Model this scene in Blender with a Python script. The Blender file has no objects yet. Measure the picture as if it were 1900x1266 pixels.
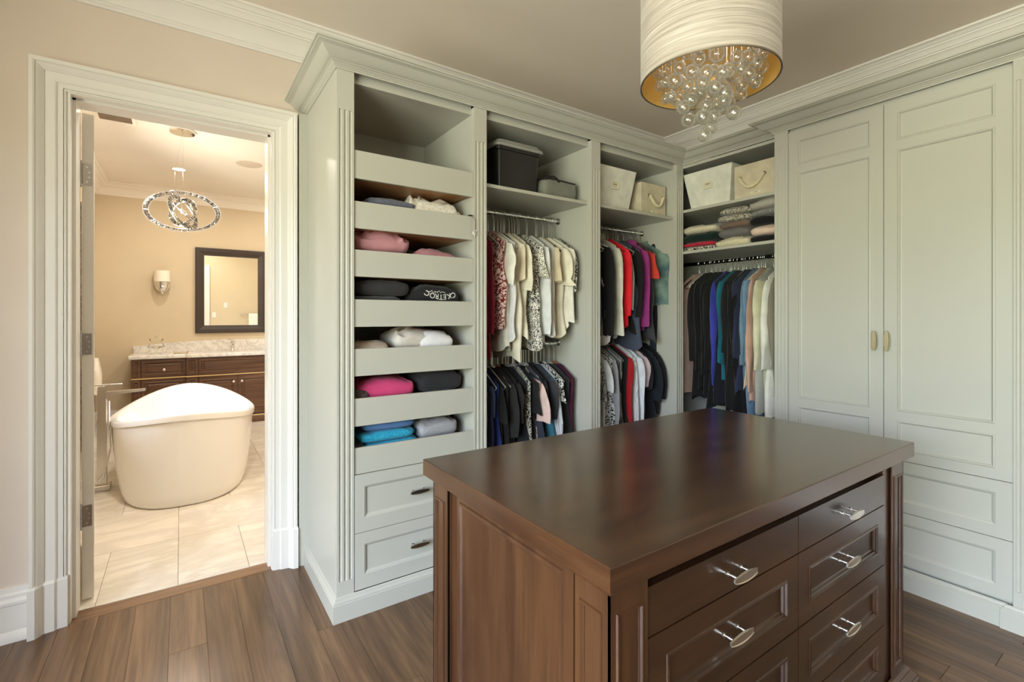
import bpy, bmesh, math, random
from mathutils import Vector, Matrix, noise

random.seed(7)
S = bpy.context.scene
COL = S.collection
R = math.radians

# ------------------------------------------------------------------ camera
cam_d = bpy.data.cameras.new('camera')
cam_d.sensor_width = 36.0
cam_d.lens = 36.0 * 895.5 / 1900.0
cam_d.shift_y = -45.0 / 1900.0
cam_d.clip_start = 0.02
cam = bpy.data.objects.new('camera', cam_d)
COL.objects.link(cam)
cam.location = (0, 0, 1.4)
cam.rotation_euler = (R(90), 0, -R(34.4377))
S.camera = cam

# ------------------------------------------------------------------ view / exposure
S.view_settings.view_transform = 'Standard'
S.view_settings.look = 'None'
S.view_settings.gamma = 1.0
S.view_settings.use_curve_mapping = False
S.view_settings.exposure = 0.1
S.cycles.max_bounces = 10
S.cycles.diffuse_bounces = 6
S.cycles.glossy_bounces = 4
S.cycles.transmission_bounces = 6
S.cycles.transparent_max_bounces = 16
S.cycles.sample_clamp_indirect = 6.0
S.cycles.caustics_reflective = False
S.cycles.caustics_refractive = False

# ------------------------------------------------------------------ world: sky above, trees and lawn below
W = bpy.data.worlds.new('daylight')
S.world = W
W.use_nodes = True
wn = W.node_tree.nodes
wl = W.node_tree.links
wn.clear()
w_out = wn.new('ShaderNodeOutputWorld')
w_bg = wn.new('ShaderNodeBackground')
w_tc = wn.new('ShaderNodeTexCoord')
w_sep = wn.new('ShaderNodeSeparateXYZ')
w_map = wn.new('ShaderNodeMapRange')
w_map.inputs[1].default_value = -1.0
w_map.inputs[2].default_value = 1.0
w_ramp = wn.new('ShaderNodeValToRGB')
cr = w_ramp.color_ramp
cr.elements[0].position = 0.0
cr.elements[0].color = (0.68, 0.66, 0.55, 1)
cr.elements[1].position = 1.0
cr.elements[1].color = (0.80, 0.95, 1.24, 1)
for pos, c in ((0.46, (0.64, 0.62, 0.51, 1)), (0.50, (0.30, 0.33, 0.20, 1)), (0.535, (0.42, 0.45, 0.31, 1)), (0.57, (0.88, 0.96, 1.12, 1))):
    e = cr.elements.new(pos)
    e.color = c
wl.new(w_tc.outputs['Generated'], w_sep.inputs[0])
wl.new(w_sep.outputs['Z'], w_map.inputs[0])
wl.new(w_map.outputs[0], w_ramp.inputs[0])
wl.new(w_ramp.outputs[0], w_bg.inputs[0])
w_bg.inputs[1].default_value = 23.0
wl.new(w_bg.outputs[0], w_out.inputs[0])


def area(name, loc, rot, sx, sy, energy, color, portal=False, shape='RECTANGLE'):
    d = bpy.data.lights.new(name, 'AREA')
    d.shape = shape
    d.size = sx
    d.size_y = sy
    d.energy = energy
    d.color = color
    if portal:
        d.cycles.is_portal = True
    o = bpy.data.objects.new(name, d)
    COL.objects.link(o)
    o.location = loc
    o.rotation_euler = rot
    return o


# room limits
XL, XR, YF, YB, ZC = -2.5, 3.74, -3.8, 2.96, 3.02
BX0, BX1, BY0, BY1, BZ = -0.87, 2.7, 3.10, 7.82, 3.08      # bathroom
WIN1 = (-2.1, 1.0, 0.35, 2.62)                             # closet window on the left wall (y0, y1, z0, z1)
WIN2 = (4.75, 5.65, 1.1, 2.4)                              # bathroom window on the left wall
area('window_portal', (XL + 0.01, (WIN1[0] + WIN1[1]) / 2, (WIN1[2] + WIN1[3]) / 2), (0, R(-90), 0), WIN1[3] - WIN1[2], WIN1[1] - WIN1[0], 1, (1, 1, 1), True)
ch_l = bpy.data.lights.new('chandelier_lamp', 'POINT')
ch_l.energy = 15
ch_l.color = (1, 0.94, 0.85)
ch_l.shadow_soft_size = 0.04
ch_o = bpy.data.objects.new('chandelier_lamp', ch_l)
COL.objects.link(ch_o)
ch_o.location = (0.01, 5.28, 2.35)
pe_l = bpy.data.lights.new('pendant_lamp', 'POINT')
pe_l.energy = 0.55
pe_l.color = (1, 0.92, 0.78)
pe_l.shadow_soft_size = 0.05
pe_o = bpy.data.objects.new('pendant_lamp', pe_l)
COL.objects.link(pe_o)
pe_o.location = (1.49, 0.985, 2.36)
area('window_portal', (BX0 + 0.01, (WIN2[0] + WIN2[1]) / 2, (WIN2[2] + WIN2[3]) / 2), (0, R(-90), 0), WIN2[3] - WIN2[2], WIN2[1] - WIN2[0], 1, (1, 1, 1), True)
BATH_E = 14.0
WARM = (1.0, 0.92, 0.80)
for x, y in ((-0.02, 6.67), (1.3, 6.67), (1.3, 4.6), (0.25, 3.75), (-0.3, 5.0)):
    area('downlight_lamp', (x, y, BZ - 0.012), (0, 0, 0), 0.12, 0.12, BATH_E, WARM, shape='DISK')

# ------------------------------------------------------------------ materials
MATS = {}


def srgb(r, g, b):
    f = lambda c: (c / 255 / 12.92) if c / 255 <= 0.04045 else ((c / 255 + 0.055) / 1.055) ** 2.4
    return (f(r), f(g), f(b))


def newmat(name):
    m = bpy.data.materials.new(name)
    m.use_nodes = True
    nt = m.node_tree
    b = nt.nodes['Principled BSDF']
    return m, nt, b


def N(nt, t, **kw):
    n = nt.nodes.new(t)
    for k, v in kw.items():
        setattr(n, k, v)
    return n


def coords(nt, scale=(1, 1, 1), rnd=0.0, space='Object'):
    tc = N(nt, 'ShaderNodeTexCoord')
    mp = N(nt, 'ShaderNodeMapping')
    mp.inputs['Scale'].default_value = scale
    nt.links.new(tc.outputs[space], mp.inputs[0])
    if rnd:
        oi = N(nt, 'ShaderNodeObjectInfo')
        ml = N(nt, 'ShaderNodeMath', operation='MULTIPLY')
        ml.inputs[1].default_value = rnd
        nt.links.new(oi.outputs['Random'], ml.inputs[0])
        cb = N(nt, 'ShaderNodeCombineXYZ')
        for i in range(3):
            nt.links.new(ml.outputs[0], cb.inputs[i])
        nt.links.new(cb.outputs[0], mp.inputs['Location'])
    return mp.outputs[0]


def ramp(nt, fac, stops):
    r = N(nt, 'ShaderNodeValToRGB')
    els = r.color_ramp.elements
    while len(els) < len(stops):
        els.new(0.5)
    for e, (p, c) in zip(els, stops):
        e.position = p
        e.color = (*c, 1)
    nt.links.new(fac, r.inputs[0])
    return r.outputs[0]


def noise_tex(nt, vec, scale, detail=4, rough=0.55, dist=0.0):
    n = N(nt, 'ShaderNodeTexNoise')
    n.inputs['Scale'].default_value = scale
    n.inputs['Detail'].default_value = detail
    n.inputs['Roughness'].default_value = rough
    n.inputs['Distortion'].default_value = dist
    nt.links.new(vec, n.inputs['Vector'])
    return n.outputs['Fac']


def bump(nt, b, h, strength, dist=0.002):
    bp = N(nt, 'ShaderNodeBump')
    bp.inputs['Strength'].default_value = strength
    bp.inputs['Distance'].default_value = dist
    nt.links.new(h, bp.inputs['Height'])
    nt.links.new(bp.outputs[0], b.inputs['Normal'])


def mul(c, k):
    return tuple(min(1.0, x * k) for x in c)


def paint(name, c, rough=0.5, var=0.03, bmp=0.04, scale=60):
    if name in MATS:
        return MATS[name]
    m, nt, b = newmat(name)
    v = coords(nt)
    f = noise_tex(nt, v, 3.0, 3)
    nt.links.new(ramp(nt, f, [(0.3, mul(c, 1 - var)), (0.7, mul(c, 1 + var))]), b.inputs['Base Color'])
    b.inputs['Roughness'].default_value = rough
    if bmp:
        bump(nt, b, noise_tex(nt, v, scale, 3), bmp)
    MATS[name] = m
    return m


def metal(name, c, rough=0.25):
    if name in MATS:
        return MATS[name]
    m, nt, b = newmat(name)
    b.inputs['Metallic'].default_value = 1.0
    b.inputs['Roughness'].default_value = rough
    v = coords(nt)
    f = noise_tex(nt, v, 180, 2)
    nt.links.new(ramp(nt, f, [(0.3, mul(c, 0.93)), (0.7, c)]), b.inputs['Base Color'])
    MATS[name] = m
    return m


def wood(name, axis, dark, mid, light, rough=0.35, coat=0.0, rnd=0.0, scale=1.0, var=0.0, bmp=0.06, fine=0.55, cross=14.0):
    if name in MATS:
        return MATS[name]
    m, nt, b = newmat(name)
    sc = [cross * scale] * 3
    sc['xyz'.index(axis)] = 0.9 * scale
    v = coords(nt, sc, rnd)
    f = noise_tex(nt, v, 1.0, 7, 0.62, 0.9)
    col = ramp(nt, f, [(0.25, dark), (0.5, mid), (0.78, light)])
    sc2 = [90.0 * scale] * 3
    sc2['xyz'.index(axis)] = 3.0 * scale
    v2 = coords(nt, sc2, rnd)
    f2 = noise_tex(nt, v2, 1.0, 3, 0.6)
    mx = N(nt, 'ShaderNodeMix', data_type='RGBA', blend_type='MULTIPLY')
    mx.inputs[0].default_value = fine
    nt.links.new(col, mx.inputs[6])
    nt.links.new(ramp(nt, f2, [(0.35, (0.45, 0.42, 0.40)), (0.6, (1, 1, 1))]), mx.inputs[7])
    out = mx.outputs[2]
    if var:
        oi = N(nt, 'ShaderNodeObjectInfo')
        hs = N(nt, 'ShaderNodeHueSaturation')
        mr = N(nt, 'ShaderNodeMapRange')
        mr.inputs[3].default_value = 1 - var
        mr.inputs[4].default_value = 1 + var
        nt.links.new(oi.outputs['Random'], mr.inputs[0])
        nt.links.new(mr.outputs[0], hs.inputs['Value'])
        nt.links.new(out, hs.inputs['Color'])
        out = hs.outputs[0]
    nt.links.new(out, b.inputs['Base Color'])
    b.inputs['Roughness'].default_value = rough
    b.inputs['Coat Weight'].default_value = coat
    b.inputs['Coat Roughness'].default_value = 0.18
    if bmp:
        bump(nt, b, f2, bmp, 0.001)
    MATS[name] = m
    return m


def marble(name, rnd=0.0, base=(0.80, 0.76, 0.70), vein=(0.52, 0.49, 0.45), rough=0.12, scale=1.0):
    if name in MATS:
        return MATS[name]
    m, nt, b = newmat(name)
    v = coords(nt, (1.0 * scale, 2.2 * scale, 1.0 * scale), rnd)
    n1 = noise_tex(nt, v, 2.2, 9, 0.62, 1.6)
    ab = N(nt, 'ShaderNodeMath', operation='SUBTRACT')
    ab.inputs[1].default_value = 0.5
    nt.links.new(n1, ab.inputs[0])
    a2 = N(nt, 'ShaderNodeMath', operation='ABSOLUTE')
    nt.links.new(ab.outputs[0], a2.inputs[0])
    nt.links.new(ramp(nt, a2.outputs[0], [(0.0, vein), (0.025, mul(base, 0.86)), (0.12, base)]), b.inputs['Base Color'])
    b.inputs['Roughness'].default_value = rough
    MATS[name] = m
    return m


def clearglass(name, tint=(1, 1, 1), gloss=0.9, rough=0.02, seeds=False, edge=0.25):
    if name in MATS:
        return MATS[name]
    m, nt, b = newmat(name)
    nt.nodes.remove(b)
    out = nt.nodes['Material Output']
    tr = N(nt, 'ShaderNodeBsdfTransparent')
    tr.inputs[0].default_value = (*tint, 1)
    gl = N(nt, 'ShaderNodeBsdfGlossy')
    gl.inputs['Color'].default_value = (gloss, gloss, gloss, 1)
    gl.inputs['Roughness'].default_value = rough
    lw = N(nt, 'ShaderNodeLayerWeight')
    lw.inputs[0].default_value = edge
    mx = N(nt, 'ShaderNodeMixShader')
    fac = lw.outputs['Fresnel']
    if seeds:
        v = coords(nt)
        vo = N(nt, 'ShaderNodeTexVoronoi')
        vo.inputs['Scale'].default_value = 110
        nt.links.new(v, vo.inputs['Vector'])
        rr = ramp(nt, vo.outputs['Distance'], [(0.14, (0.8, 0.8, 0.8)), (0.30, (0.24, 0.24, 0.24))])
        ad = N(nt, 'ShaderNodeMath', operation='MAXIMUM')
        nt.links.new(fac, ad.inputs[0])
        nt.links.new(rr, ad.inputs[1])
        fac = ad.outputs[0]
    nt.links.new(fac, mx.inputs[0])
    nt.links.new(tr.outputs[0], mx.inputs[1])
    sh = gl.outputs[0]
    if seeds:
        df = N(nt, 'ShaderNodeBsdfTranslucent')
        df.inputs[0].default_value = (0.95, 0.95, 0.90, 1)
        m2 = N(nt, 'ShaderNodeMixShader')
        m2.inputs[0].default_value = 0.62
        nt.links.new(sh, m2.inputs[1])
        nt.links.new(df.outputs[0], m2.inputs[2])
        sh = m2.outputs[0]
    nt.links.new(sh, mx.inputs[2])
    nt.links.new(mx.outputs[0], out.inputs[0])
    MATS[name] = m
    return m


def emit(name, c, s):
    if name in MATS:
        return MATS[name]
    m, nt, b = newmat(name)
    b.inputs['Base Color'].default_value = (*c, 1)
    b.inputs['Emission Color'].default_value = (*c, 1)
    b.inputs['Emission Strength'].default_value = s
    MATS[name] = m
    return m


def fabric(rgb, pattern='plain', rgb2=(255, 255, 255), scale=1.0, rough=0.9):
    key = 'fabric_%d_%d_%d_%s_%d_%d_%d_%g' % (*rgb, pattern, *rgb2, scale)
    if key in MATS:
        return MATS[key]
    m, nt, b = newmat(key)
    c = srgb(*rgb)
    c2 = srgb(*rgb2)
    v = coords(nt)
    if pattern == 'plain':
        f = noise_tex(nt, v, 14, 4)
        col = ramp(nt, f, [(0.3, mul(c, 0.88)), (0.7, mul(c, 1.10))])
    elif pattern == 'heather':
        f = noise_tex(nt, v, 260 * scale, 3, 0.7)
        col = ramp(nt, f, [(0.38, c), (0.62, c2)])
    elif pattern == 'spots':
        vo = N(nt, 'ShaderNodeTexVoronoi', feature='F1')
        vo.inputs['Scale'].default_value = 75 * scale
        nt.links.new(v, vo.inputs['Vector'])
        col = ramp(nt, vo.outputs['Distance'], [(0.36, c), (0.46, c2)])
    elif pattern == 'leopard':
        f = noise_tex(nt, v, 60 * scale, 2, 0.5, 1.2)
        col = ramp(nt, f, [(0.46, c), (0.50, c2), (0.58, c2), (0.62, c)])
    elif pattern == 'floral':
        f = noise_tex(nt, v, 45 * scale, 3, 0.6, 2.0)
        col = ramp(nt, f, [(0.47, c), (0.53, c2)])
    elif pattern in ('pinstripe', 'hstripe'):
        wv = N(nt, 'ShaderNodeTexWave', bands_direction='Z' if pattern == 'hstripe' else 'DIAGONAL')
        wv.inputs['Scale'].default_value = (12 if pattern == 'hstripe' else 22) * scale
        wv.inputs['Distortion'].default_value = 0.3
        if pattern == 'pinstripe':
            v = coords(nt, (1, 1, 0.0))
        nt.links.new(v, wv.inputs['Vector'])
        col = ramp(nt, wv.outputs['Fac'], [(0.5, c), (0.62, c2)])
    elif pattern == 'denim':
        f = noise_tex(nt, v, 7 * scale, 4, 0.6)
        col = ramp(nt, f, [(0.35, c), (0.68, c2)])
    elif pattern == 'fluff':
        f = noise_tex(nt, v, 55 * scale, 5, 0.7)
        col = ramp(nt, f, [(0.3, c), (0.6, c2)])
    nt.links.new(col, b.inputs['Base Color'])
    b.inputs['Roughness'].default_value = rough
    b.inputs['Sheen Weight'].default_value = 0.15
    b.inputs['Specular IOR Level'].default_value = 0.25
    bump(nt, b, noise_tex(nt, v, 55 if pattern == 'fluff' else 420, 4), 0.9 if pattern == 'fluff' else 0.15, 0.006 if pattern == 'fluff' else 0.001)
    MATS[key] = m
    return m


PAINT = paint('grey_green_cabinet_paint', srgb(190, 190, 181), 0.38, 0.015, 0.02)
WALLP = paint('beige_wall_paint', srgb(218, 205, 192), 0.75, 0.02, 0.06, 220)
CEILP = paint('pale_beige_ceiling_paint', srgb(236, 226, 216), 0.85, 0.015, 0.05, 220)
TRIMP = paint('white_trim_paint', srgb(231, 228, 223), 0.33, 0.01, 0.0)
BATHP = paint('tan_bathroom_paint', srgb(210, 194, 166), 0.75, 0.02, 0.05, 220)
BATHC = paint('cream_ceiling_paint', srgb(238, 231, 221), 0.85, 0.015, 0.03, 220)
DOORP = paint('white_door_paint', srgb(232, 226, 218), 0.35, 0.01, 0.0)
DK, MD, LT = srgb(44, 28, 18), srgb(76, 49, 32), srgb(104, 71, 46)
ISL = {a: wood('stained_cherry_' + a, a, DK, MD, LT, 0.30, 0.35, 0, 1.0, 0, 0.03, 0.3, 6.0) for a in 'xyz'}
TOPW = {a: wood('polished_cherry_top_' + a, a, mul(DK, 0.85), mul(MD, 0.9), mul(LT, 0.85), 0.26, 0.55, 0, 1.0, 0, 0.02, 0.3, 8.0) for a in 'xy'}
FLOORW = wood('brown_oak_planks', 'y', srgb(70, 50, 33), srgb(110, 82, 57), srgb(148, 116, 84), 0.30, 0.1, 37.0, 0.8, 0.07, 0.10)
FLOORX = wood('brown_oak_threshold', 'x', srgb(84, 58, 40), srgb(128, 94, 66), srgb(160, 122, 88), 0.34, 0.1, 11.0, 0.8, 0.0, 0.08)
VANW = wood('walnut_vanity', 'x', srgb(64, 42, 29), srgb(98, 67, 47), srgb(124, 88, 62), 0.35, 0.2, 0, 1.0)
TRAYW = wood('brown_tray_bottom', 'x', srgb(150, 108, 70), srgb(178, 132, 90), srgb(196, 150, 106), 0.45, 0, 0, 0.8)
NICK = metal('brushed_nickel', (0.72, 0.70, 0.66), 0.28)
CHROME = metal('polished_chrome', (0.85, 0.85, 0.85), 0.07)
STEEL = metal('satin_hinge_steel', (0.46, 0.43, 0.40), 0.34)
BRASS = metal('aged_brass', (0.62, 0.45, 0.20), 0.3)
DARK = paint('gap_shade_black', (0.012, 0.011, 0.010), 0.9, 0.1, 0)
TILE = marble('cream_marble_tile', 23.0, (0.86, 0.80, 0.72), (0.72, 0.66, 0.59), 0.14, 0.55)
MARB = marble('veined_marble_top', 0.0, (0.86, 0.83, 0.78), (0.58, 0.56, 0.54), 0.12, 1.6)
GROUT = paint('tile_grout', srgb(200, 186, 166), 0.9, 0.05, 0)
TUBM = paint('white_acrylic', srgb(240, 238, 236), 0.10, 0.005, 0)
GLASS = clearglass('window_glass', (0.98, 1, 0.99), 0.9, 0.0, False, 0.15)
BUB = clearglass('seeded_bubble_glass', (0.96, 0.96, 0.93), 1.0, 0.03, True, 0.30)
CRYS = clearglass('crystal_glass', (0.93, 0.94, 0.95), 0.85, 0.08, False, 0.5)
BLKP = paint('black_plastic', (0.012, 0.012, 0.012), 0.28, 0.05, 0)
LIDP = paint('grey_plastic_lid', srgb(150, 150, 146), 0.4, 0.03, 0)

# ------------------------------------------------------------------ mesh builder
ORG = {}


class MB:
    def __init__(s):
        s.v = []
        s.f = []

    def add(s, vs, fs):
        o = len(s.v)
        s.v += [tuple(p) for p in vs]
        s.f += [tuple(i + o for i in f) for f in fs]
        return s

    def quad(s, a, b, c, d):
        return s.add([a, b, c, d], [(0, 1, 2, 3)])

    def box(s, x0, x1, y0, y1, z0, z1):
        vs = [(x0, y0, z0), (x1, y0, z0), (x1, y1, z0), (x0, y1, z0), (x0, y0, z1), (x1, y0, z1), (x1, y1, z1), (x0, y1, z1)]
        return s.add(vs, [(0, 3, 2, 1), (4, 5, 6, 7), (0, 1, 5, 4), (1, 2, 6, 5), (2, 3, 7, 6), (3, 0, 4, 7)])

    def cbox(s, x0, x1, y0, y1, z0, z1, c=0.002):
        """box with chamfered edges (top and bottom rings inset)"""
        r = lambda e, z: [(x0 + e, y0 + e, z), (x1 - e, y0 + e, z), (x1 - e, y1 - e, z), (x0 + e, y1 - e, z)]
        return s.loft([r(c, z0), r(0, z0 + c), r(0, z1 - c), r(c, z1)], True, True)

    def loft(s, rings, cap0=False, cap1=False, closed=True):
        n = len(rings[0])
        vs = [p for r in rings for p in r]
        fs = []
        for i in range(len(rings) - 1):
            for j in range(n if closed else n - 1):
                k = (j + 1) % n
                fs.append((i * n + j, i * n + k, (i + 1) * n + k, (i + 1) * n + j))
        if cap0:
            fs.append(tuple(range(n))[::-1])
        if cap1:
            fs.append(tuple((len(rings) - 1) * n + j for j in range(n)))
        return s.add(vs, fs)

    def tube(s, path, r, n=8, caps=True):
        pts = [Vector(p) for p in path]
        rings = []
        up = None
        for i, p in enumerate(pts):
            t = (pts[min(i + 1, len(pts) - 1)] - pts[max(i - 1, 0)]).normalized()
            if up is None:
                up = t.orthogonal().normalized()
            else:
                up = (up - t * up.dot(t))
                up = up.normalized() if up.length > 1e-6 else t.orthogonal().normalized()
            w = t.cross(up)
            rr = r[i] if isinstance(r, (list, tuple)) else r
            rings.append([p + (up * math.cos(a) + w * math.sin(a)) * rr for a in [2 * math.pi * j / n for j in range(n)]])
        return s.loft(rings, caps, caps)

    def lathe(s, prof, cx, cy, n=24, cap0=False, cap1=False):
        rings = [[(cx + r * math.cos(2 * math.pi * j / n), cy + r * math.sin(2 * math.pi * j / n), z) for j in range(n)] for r, z in prof]
        return s.loft(rings, cap0, cap1)

    def ball(s, c, r, n=16, m=10, sq=(1, 1, 1)):
        rings = []
        for i in range(m + 1):
            a = math.pi * (i / m) - math.pi / 2
            a = max(-1.5607, min(1.5607, a))
            rings.append([(c[0] + sq[0] * r * math.cos(a) * math.cos(2 * math.pi * j / n), c[1] + sq[1] * r * math.cos(a) * math.sin(2 * math.pi * j / n), c[2] + sq[2] * r * math.sin(a)) for j in range(n)])
        return s.loft(rings, True, True)

    def sweep(s, prof, path, mp, closed=False, left=False):
        """prof: closed polygon of (out, h); path: 2-D points, mitred; mp(x, y, h) -> world"""
        n = len(path)
        rings = []
        for i in range(n):
            def nrm(a, b):
                dx, dy = b[0] - a[0], b[1] - a[1]
                l = math.hypot(dx, dy)
                return (-dy / l, dx / l) if left else (dy / l, -dx / l)
            if closed:
                n1, n2 = nrm(path[i - 1], path[i]), nrm(path[i], path[(i + 1) % n])
            else:
                n1 = nrm(path[i - 1], path[i]) if i else nrm(path[0], path[1])
                n2 = nrm(path[i], path[i + 1]) if i < n - 1 else n1
            k = 1 + n1[0] * n2[0] + n1[1] * n2[1]
            m = ((n1[0] + n2[0]) / k, (n1[1] + n2[1]) / k)
            rings.append([mp(path[i][0] + m[0] * o, path[i][1] + m[1] * o, h) for o, h in prof])
        if closed:
            rings.append(rings[0])
        return s.loft(rings, not closed, not closed)

    def panel(s, mp, u0, u1, v0, v1, th, recs=(), prof=((0, 0), (0.004, -0.006))):
        P = lambda u, v, d: mp(u, v, d)
        q = lambda a, b, c, d, k=0.0: s.quad(P(a, c, k), P(b, c, k), P(b, d, k), P(a, d, k))
        if recs:
            ru0, ru1 = recs[0][0], recs[0][1]
            q(u0, ru0, v0, v1)
            q(ru1, u1, v0, v1)
            e = v0
            for r in recs:
                q(ru0, ru1, e, r[2])
                e = r[3]
            q(ru0, ru1, e, v1)
            for a, b, c, d in recs:
                rings = [[P(a + i, c + i, k), P(b - i, c + i, k), P(b - i, d - i, k), P(a + i, d - i, k)] for i, k in prof]
                s.loft(rings, False, True)
        else:
            q(u0, u1, v0, v1)
        s.loft([[P(u0, v0, 0), P(u1, v0, 0), P(u1, v1, 0), P(u0, v1, 0)], [P(u0, v0, -th), P(u1, v0, -th), P(u1, v1, -th), P(u0, v1, -th)]], False, True)
        return s

    def flutes(s, mp, u0, u1, v0, v1, f0, f1, th, n=3, gw=0.013, gd=0.006):
        sec = [(u0, 0.0)]
        w = u1 - u0
        for i in range(n):
            c = u0 + w * (i + 0.5 + (0.12 if n == 3 else 0) * (1 - i)) / n if n > 1 else (u0 + u1) / 2
            for k in range(7):
                a = math.pi * k / 6
                sec.append((c - gw / 2 * math.cos(a), -gd * math.sin(a)))
        sec.append((u1, 0.0))
        s.loft([[mp(u, f0, d) for u, d in sec], [mp(u, f1, d) for u, d in sec]], closed=False)
        for e in (f0, f1):
            s.add([mp(u, e, d) for u, d in sec], [tuple(range(len(sec)))])
        for a, b in ((v0, f0), (f1, v1)):
            s.quad(mp(u0, a, 0), mp(u1, a, 0), mp(u1, b, 0), mp(u0, b, 0))
        s.loft([[mp(u0, v0, 0), mp(u1, v0, 0), mp(u1, v1, 0), mp(u0, v1, 0)], [mp(u0, v0, -th), mp(u1, v0, -th), mp(u1, v1, -th), mp(u0, v1, -th)]], False, True)
        return s

    def build(s, name, mat, parent=None, smooth=None, recalc=True):
        o = ORG.get(parent.name, Vector((0, 0, 0))) if parent else Vector((0, 0, 0))
        me = bpy.data.meshes.new(name)
        me.from_pydata([(x - o[0], y - o[1], z - o[2]) for x, y, z in s.v], [], s.f)
        if recalc:
            bm = bmesh.new()
            bm.from_mesh(me)
            if smooth:
                bmesh.ops.remove_doubles(bm, verts=bm.verts, dist=1e-6)
            bmesh.ops.recalc_face_normals(bm, faces=bm.faces)
            bm.to_mesh(me)
            bm.free()
        me.materials.append(mat)
        if smooth:
            me.polygons.foreach_set('use_smooth', [True] * len(me.polygons))
            me.set_sharp_from_angle(angle=R(smooth))
        ob = bpy.data.objects.new(name, me)
        COL.objects.link(ob)
        if parent:
            ob.parent = parent
            ORG[ob.name] = o
        return ob


def tag(o, label, cat, group=None, kind=None):
    o['label'] = label
    o['category'] = cat
    if group:
        o['group'] = group
    if kind:
        o['kind'] = kind
    return o


def thing(name, label, cat, loc, group=None):
    o = bpy.data.objects.new(name, None)
    o.empty_display_size = 0.1
    COL.objects.link(o)
    o.location = loc
    ORG[o.name] = Vector(loc)
    return tag(o, label, cat, group)


def struct(o):
    o['kind'] = 'structure'
    return o


def mA(yf):
    return lambda u, v, d: (u, yf - d, v)          # front faces -Y


def mB(xf):
    return lambda u, v, d: (xf - d, u, v)          # front faces -X


plan = lambda x, y, h: (x, y, h)

# ------------------------------------------------------------------ SETTING
# floors
fl = struct(MB().box(XL - 0.1, XR + 0.1, YF - 0.1, 3.06, -0.06, -0.012).build('floor', paint('subfloor', (0.02, 0.014, 0.01), 0.9, 0.1, 0)))
pw = 0.1365
x = XL
while x < XR - 0.03:
    y = YF + random.uniform(-1.4, -0.1)
    while y < 2.9:
        ln = random.uniform(1.1, 2.1)
        a, b = max(y, YF), min(y + ln, 2.955 if x < 3.05 else 0.60)
        if b - a > 0.05:
            x1, e, z = x + pw - 0.0003, 0.0005, random.uniform(-0.0003, 0)
            ring = lambda i, zz: [(x + i, a + i, zz), (x1 - i, a + i, zz), (x1 - i, b - i - 0.001, zz), (x + i, b - i - 0.001, zz)]
            m = MB().loft([ring(0, -0.012), ring(0, z - 0.0012), ring(e, z)], False, True)
            m.build('plank', FLOORW, fl)
        y += ln
    x += pw
MB().cbox(-0.415, 0.411, 2.957, 3.056, -0.012, 0.0, 0.001).build('plank', FLOORX, fl)

fb = struct(MB().box(BX0 - 0.1, BX1 + 0.1, 3.06, BY1 + 0.1, -0.06, -0.006).build('floor', GROUT))
y = 3.062
row = 0
while y < BY1:
    y1 = min(y + (0.65 if row == 0 else 0.64), BY1)
    tw = 0.33 if row % 2 == 0 else 0.66
    x = -0.012 - tw * 4
    while x < BX1:
        a, b = max(x, BX0), min(x + tw, BX1)
        if b - a > 0.03 and not (row == 0 and b < -0.45 and a > -5 and False):
            MB().cbox(a, b - 0.0025, y, y1 - 0.0025, -0.006, 0.0, 0.0008).build('tile', TILE, fb)
        x += tw
    y = y1
    row += 1

# closet walls
DL, DR, DT = -0.416, 0.412, 2.418
wb = MB()
wb.box(XL, DL - 0.02, YB, 3.10, -0.05, ZC)
wb.box(DR + 0.02, XR, YB, 3.10, -0.05, ZC)
wb.box(DL - 0.02, DR + 0.02, YB, 3.10, DT + 0.02, ZC)
struct(wb.build('wall_back', WALLP))
struct(MB().box(XR, XR + 0.12, YF, 3.10, -0.05, ZC).build('wall_right', WALLP))
struct(MB().box(XL, XR, YF - 0.12, YF, -0.05, ZC).build('wall_front', paint('low_bounce_taupe_paint', srgb(140, 124, 108), 0.75, 0.02, 0.06, 220)))  # unseen wall, coloured darker to cut light bounced onto the island front


def wall_with_window(name, x0, x1, y0, y1, z1, win, mat):
    w = MB()
    w.box(x0, x1, y0, win[0], -0.05, z1)
    w.box(x0, x1, win[1], y1, -0.05, z1)
    w.box(x0, x1, win[0], win[1], -0.05, win[2])
    w.box(x0, x1, win[0], win[1], win[3], z1)
    return struct(w.build(name, mat))


wall_with_window('wall_left', XL - 0.14, XL, YF, 3.10, ZC, WIN1, WALLP)
struct(MB().box(XL - 0.14, XR + 0.12, YF - 0.12, 3.10, ZC, ZC + 0.08).build('ceiling', CEILP))


def window(name, x0, x1, win, cols, rows):
    t = thing(name, 'white framed window', 'window', (x1, (win[0] + win[1]) / 2, win[2]))
    del t['label'], t['category']
    t['kind'] = 'structure'
    f = MB()
    f.box(x0, x0 + 0.06, win[0], win[0] + 0.05, win[2], win[3])
    f.box(x0, x0 + 0.06, win[1] - 0.05, win[1], win[2], win[3])
    f.box(x0, x0 + 0.06, win[0], win[1], win[2], win[2] + 0.05)
    f.box(x0, x0 + 0.06, win[0], win[1], win[3] - 0.05, win[3])
    f.build('window_frame', TRIMP, t)
    for i in range(1, cols):
        yy = win[0] + (win[1] - win[0]) * i / cols
        MB().box(x0 + 0.01, x0 + 0.05, yy - 0.015, yy + 0.015, win[2] + 0.05, win[3] - 0.05).build('mullion', TRIMP, t)
    MB().box(x0 + 0.028, x0 + 0.032, win[0] + 0.05, win[1] - 0.05, win[2] + 0.05, win[3] - 0.05).build('pane', GLASS, t)


window('window_1', XL - 0.13, XL, WIN1, 3, 1)
window('window_2', BX0 - 0.13, BX0, WIN2, 2, 1)

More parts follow.
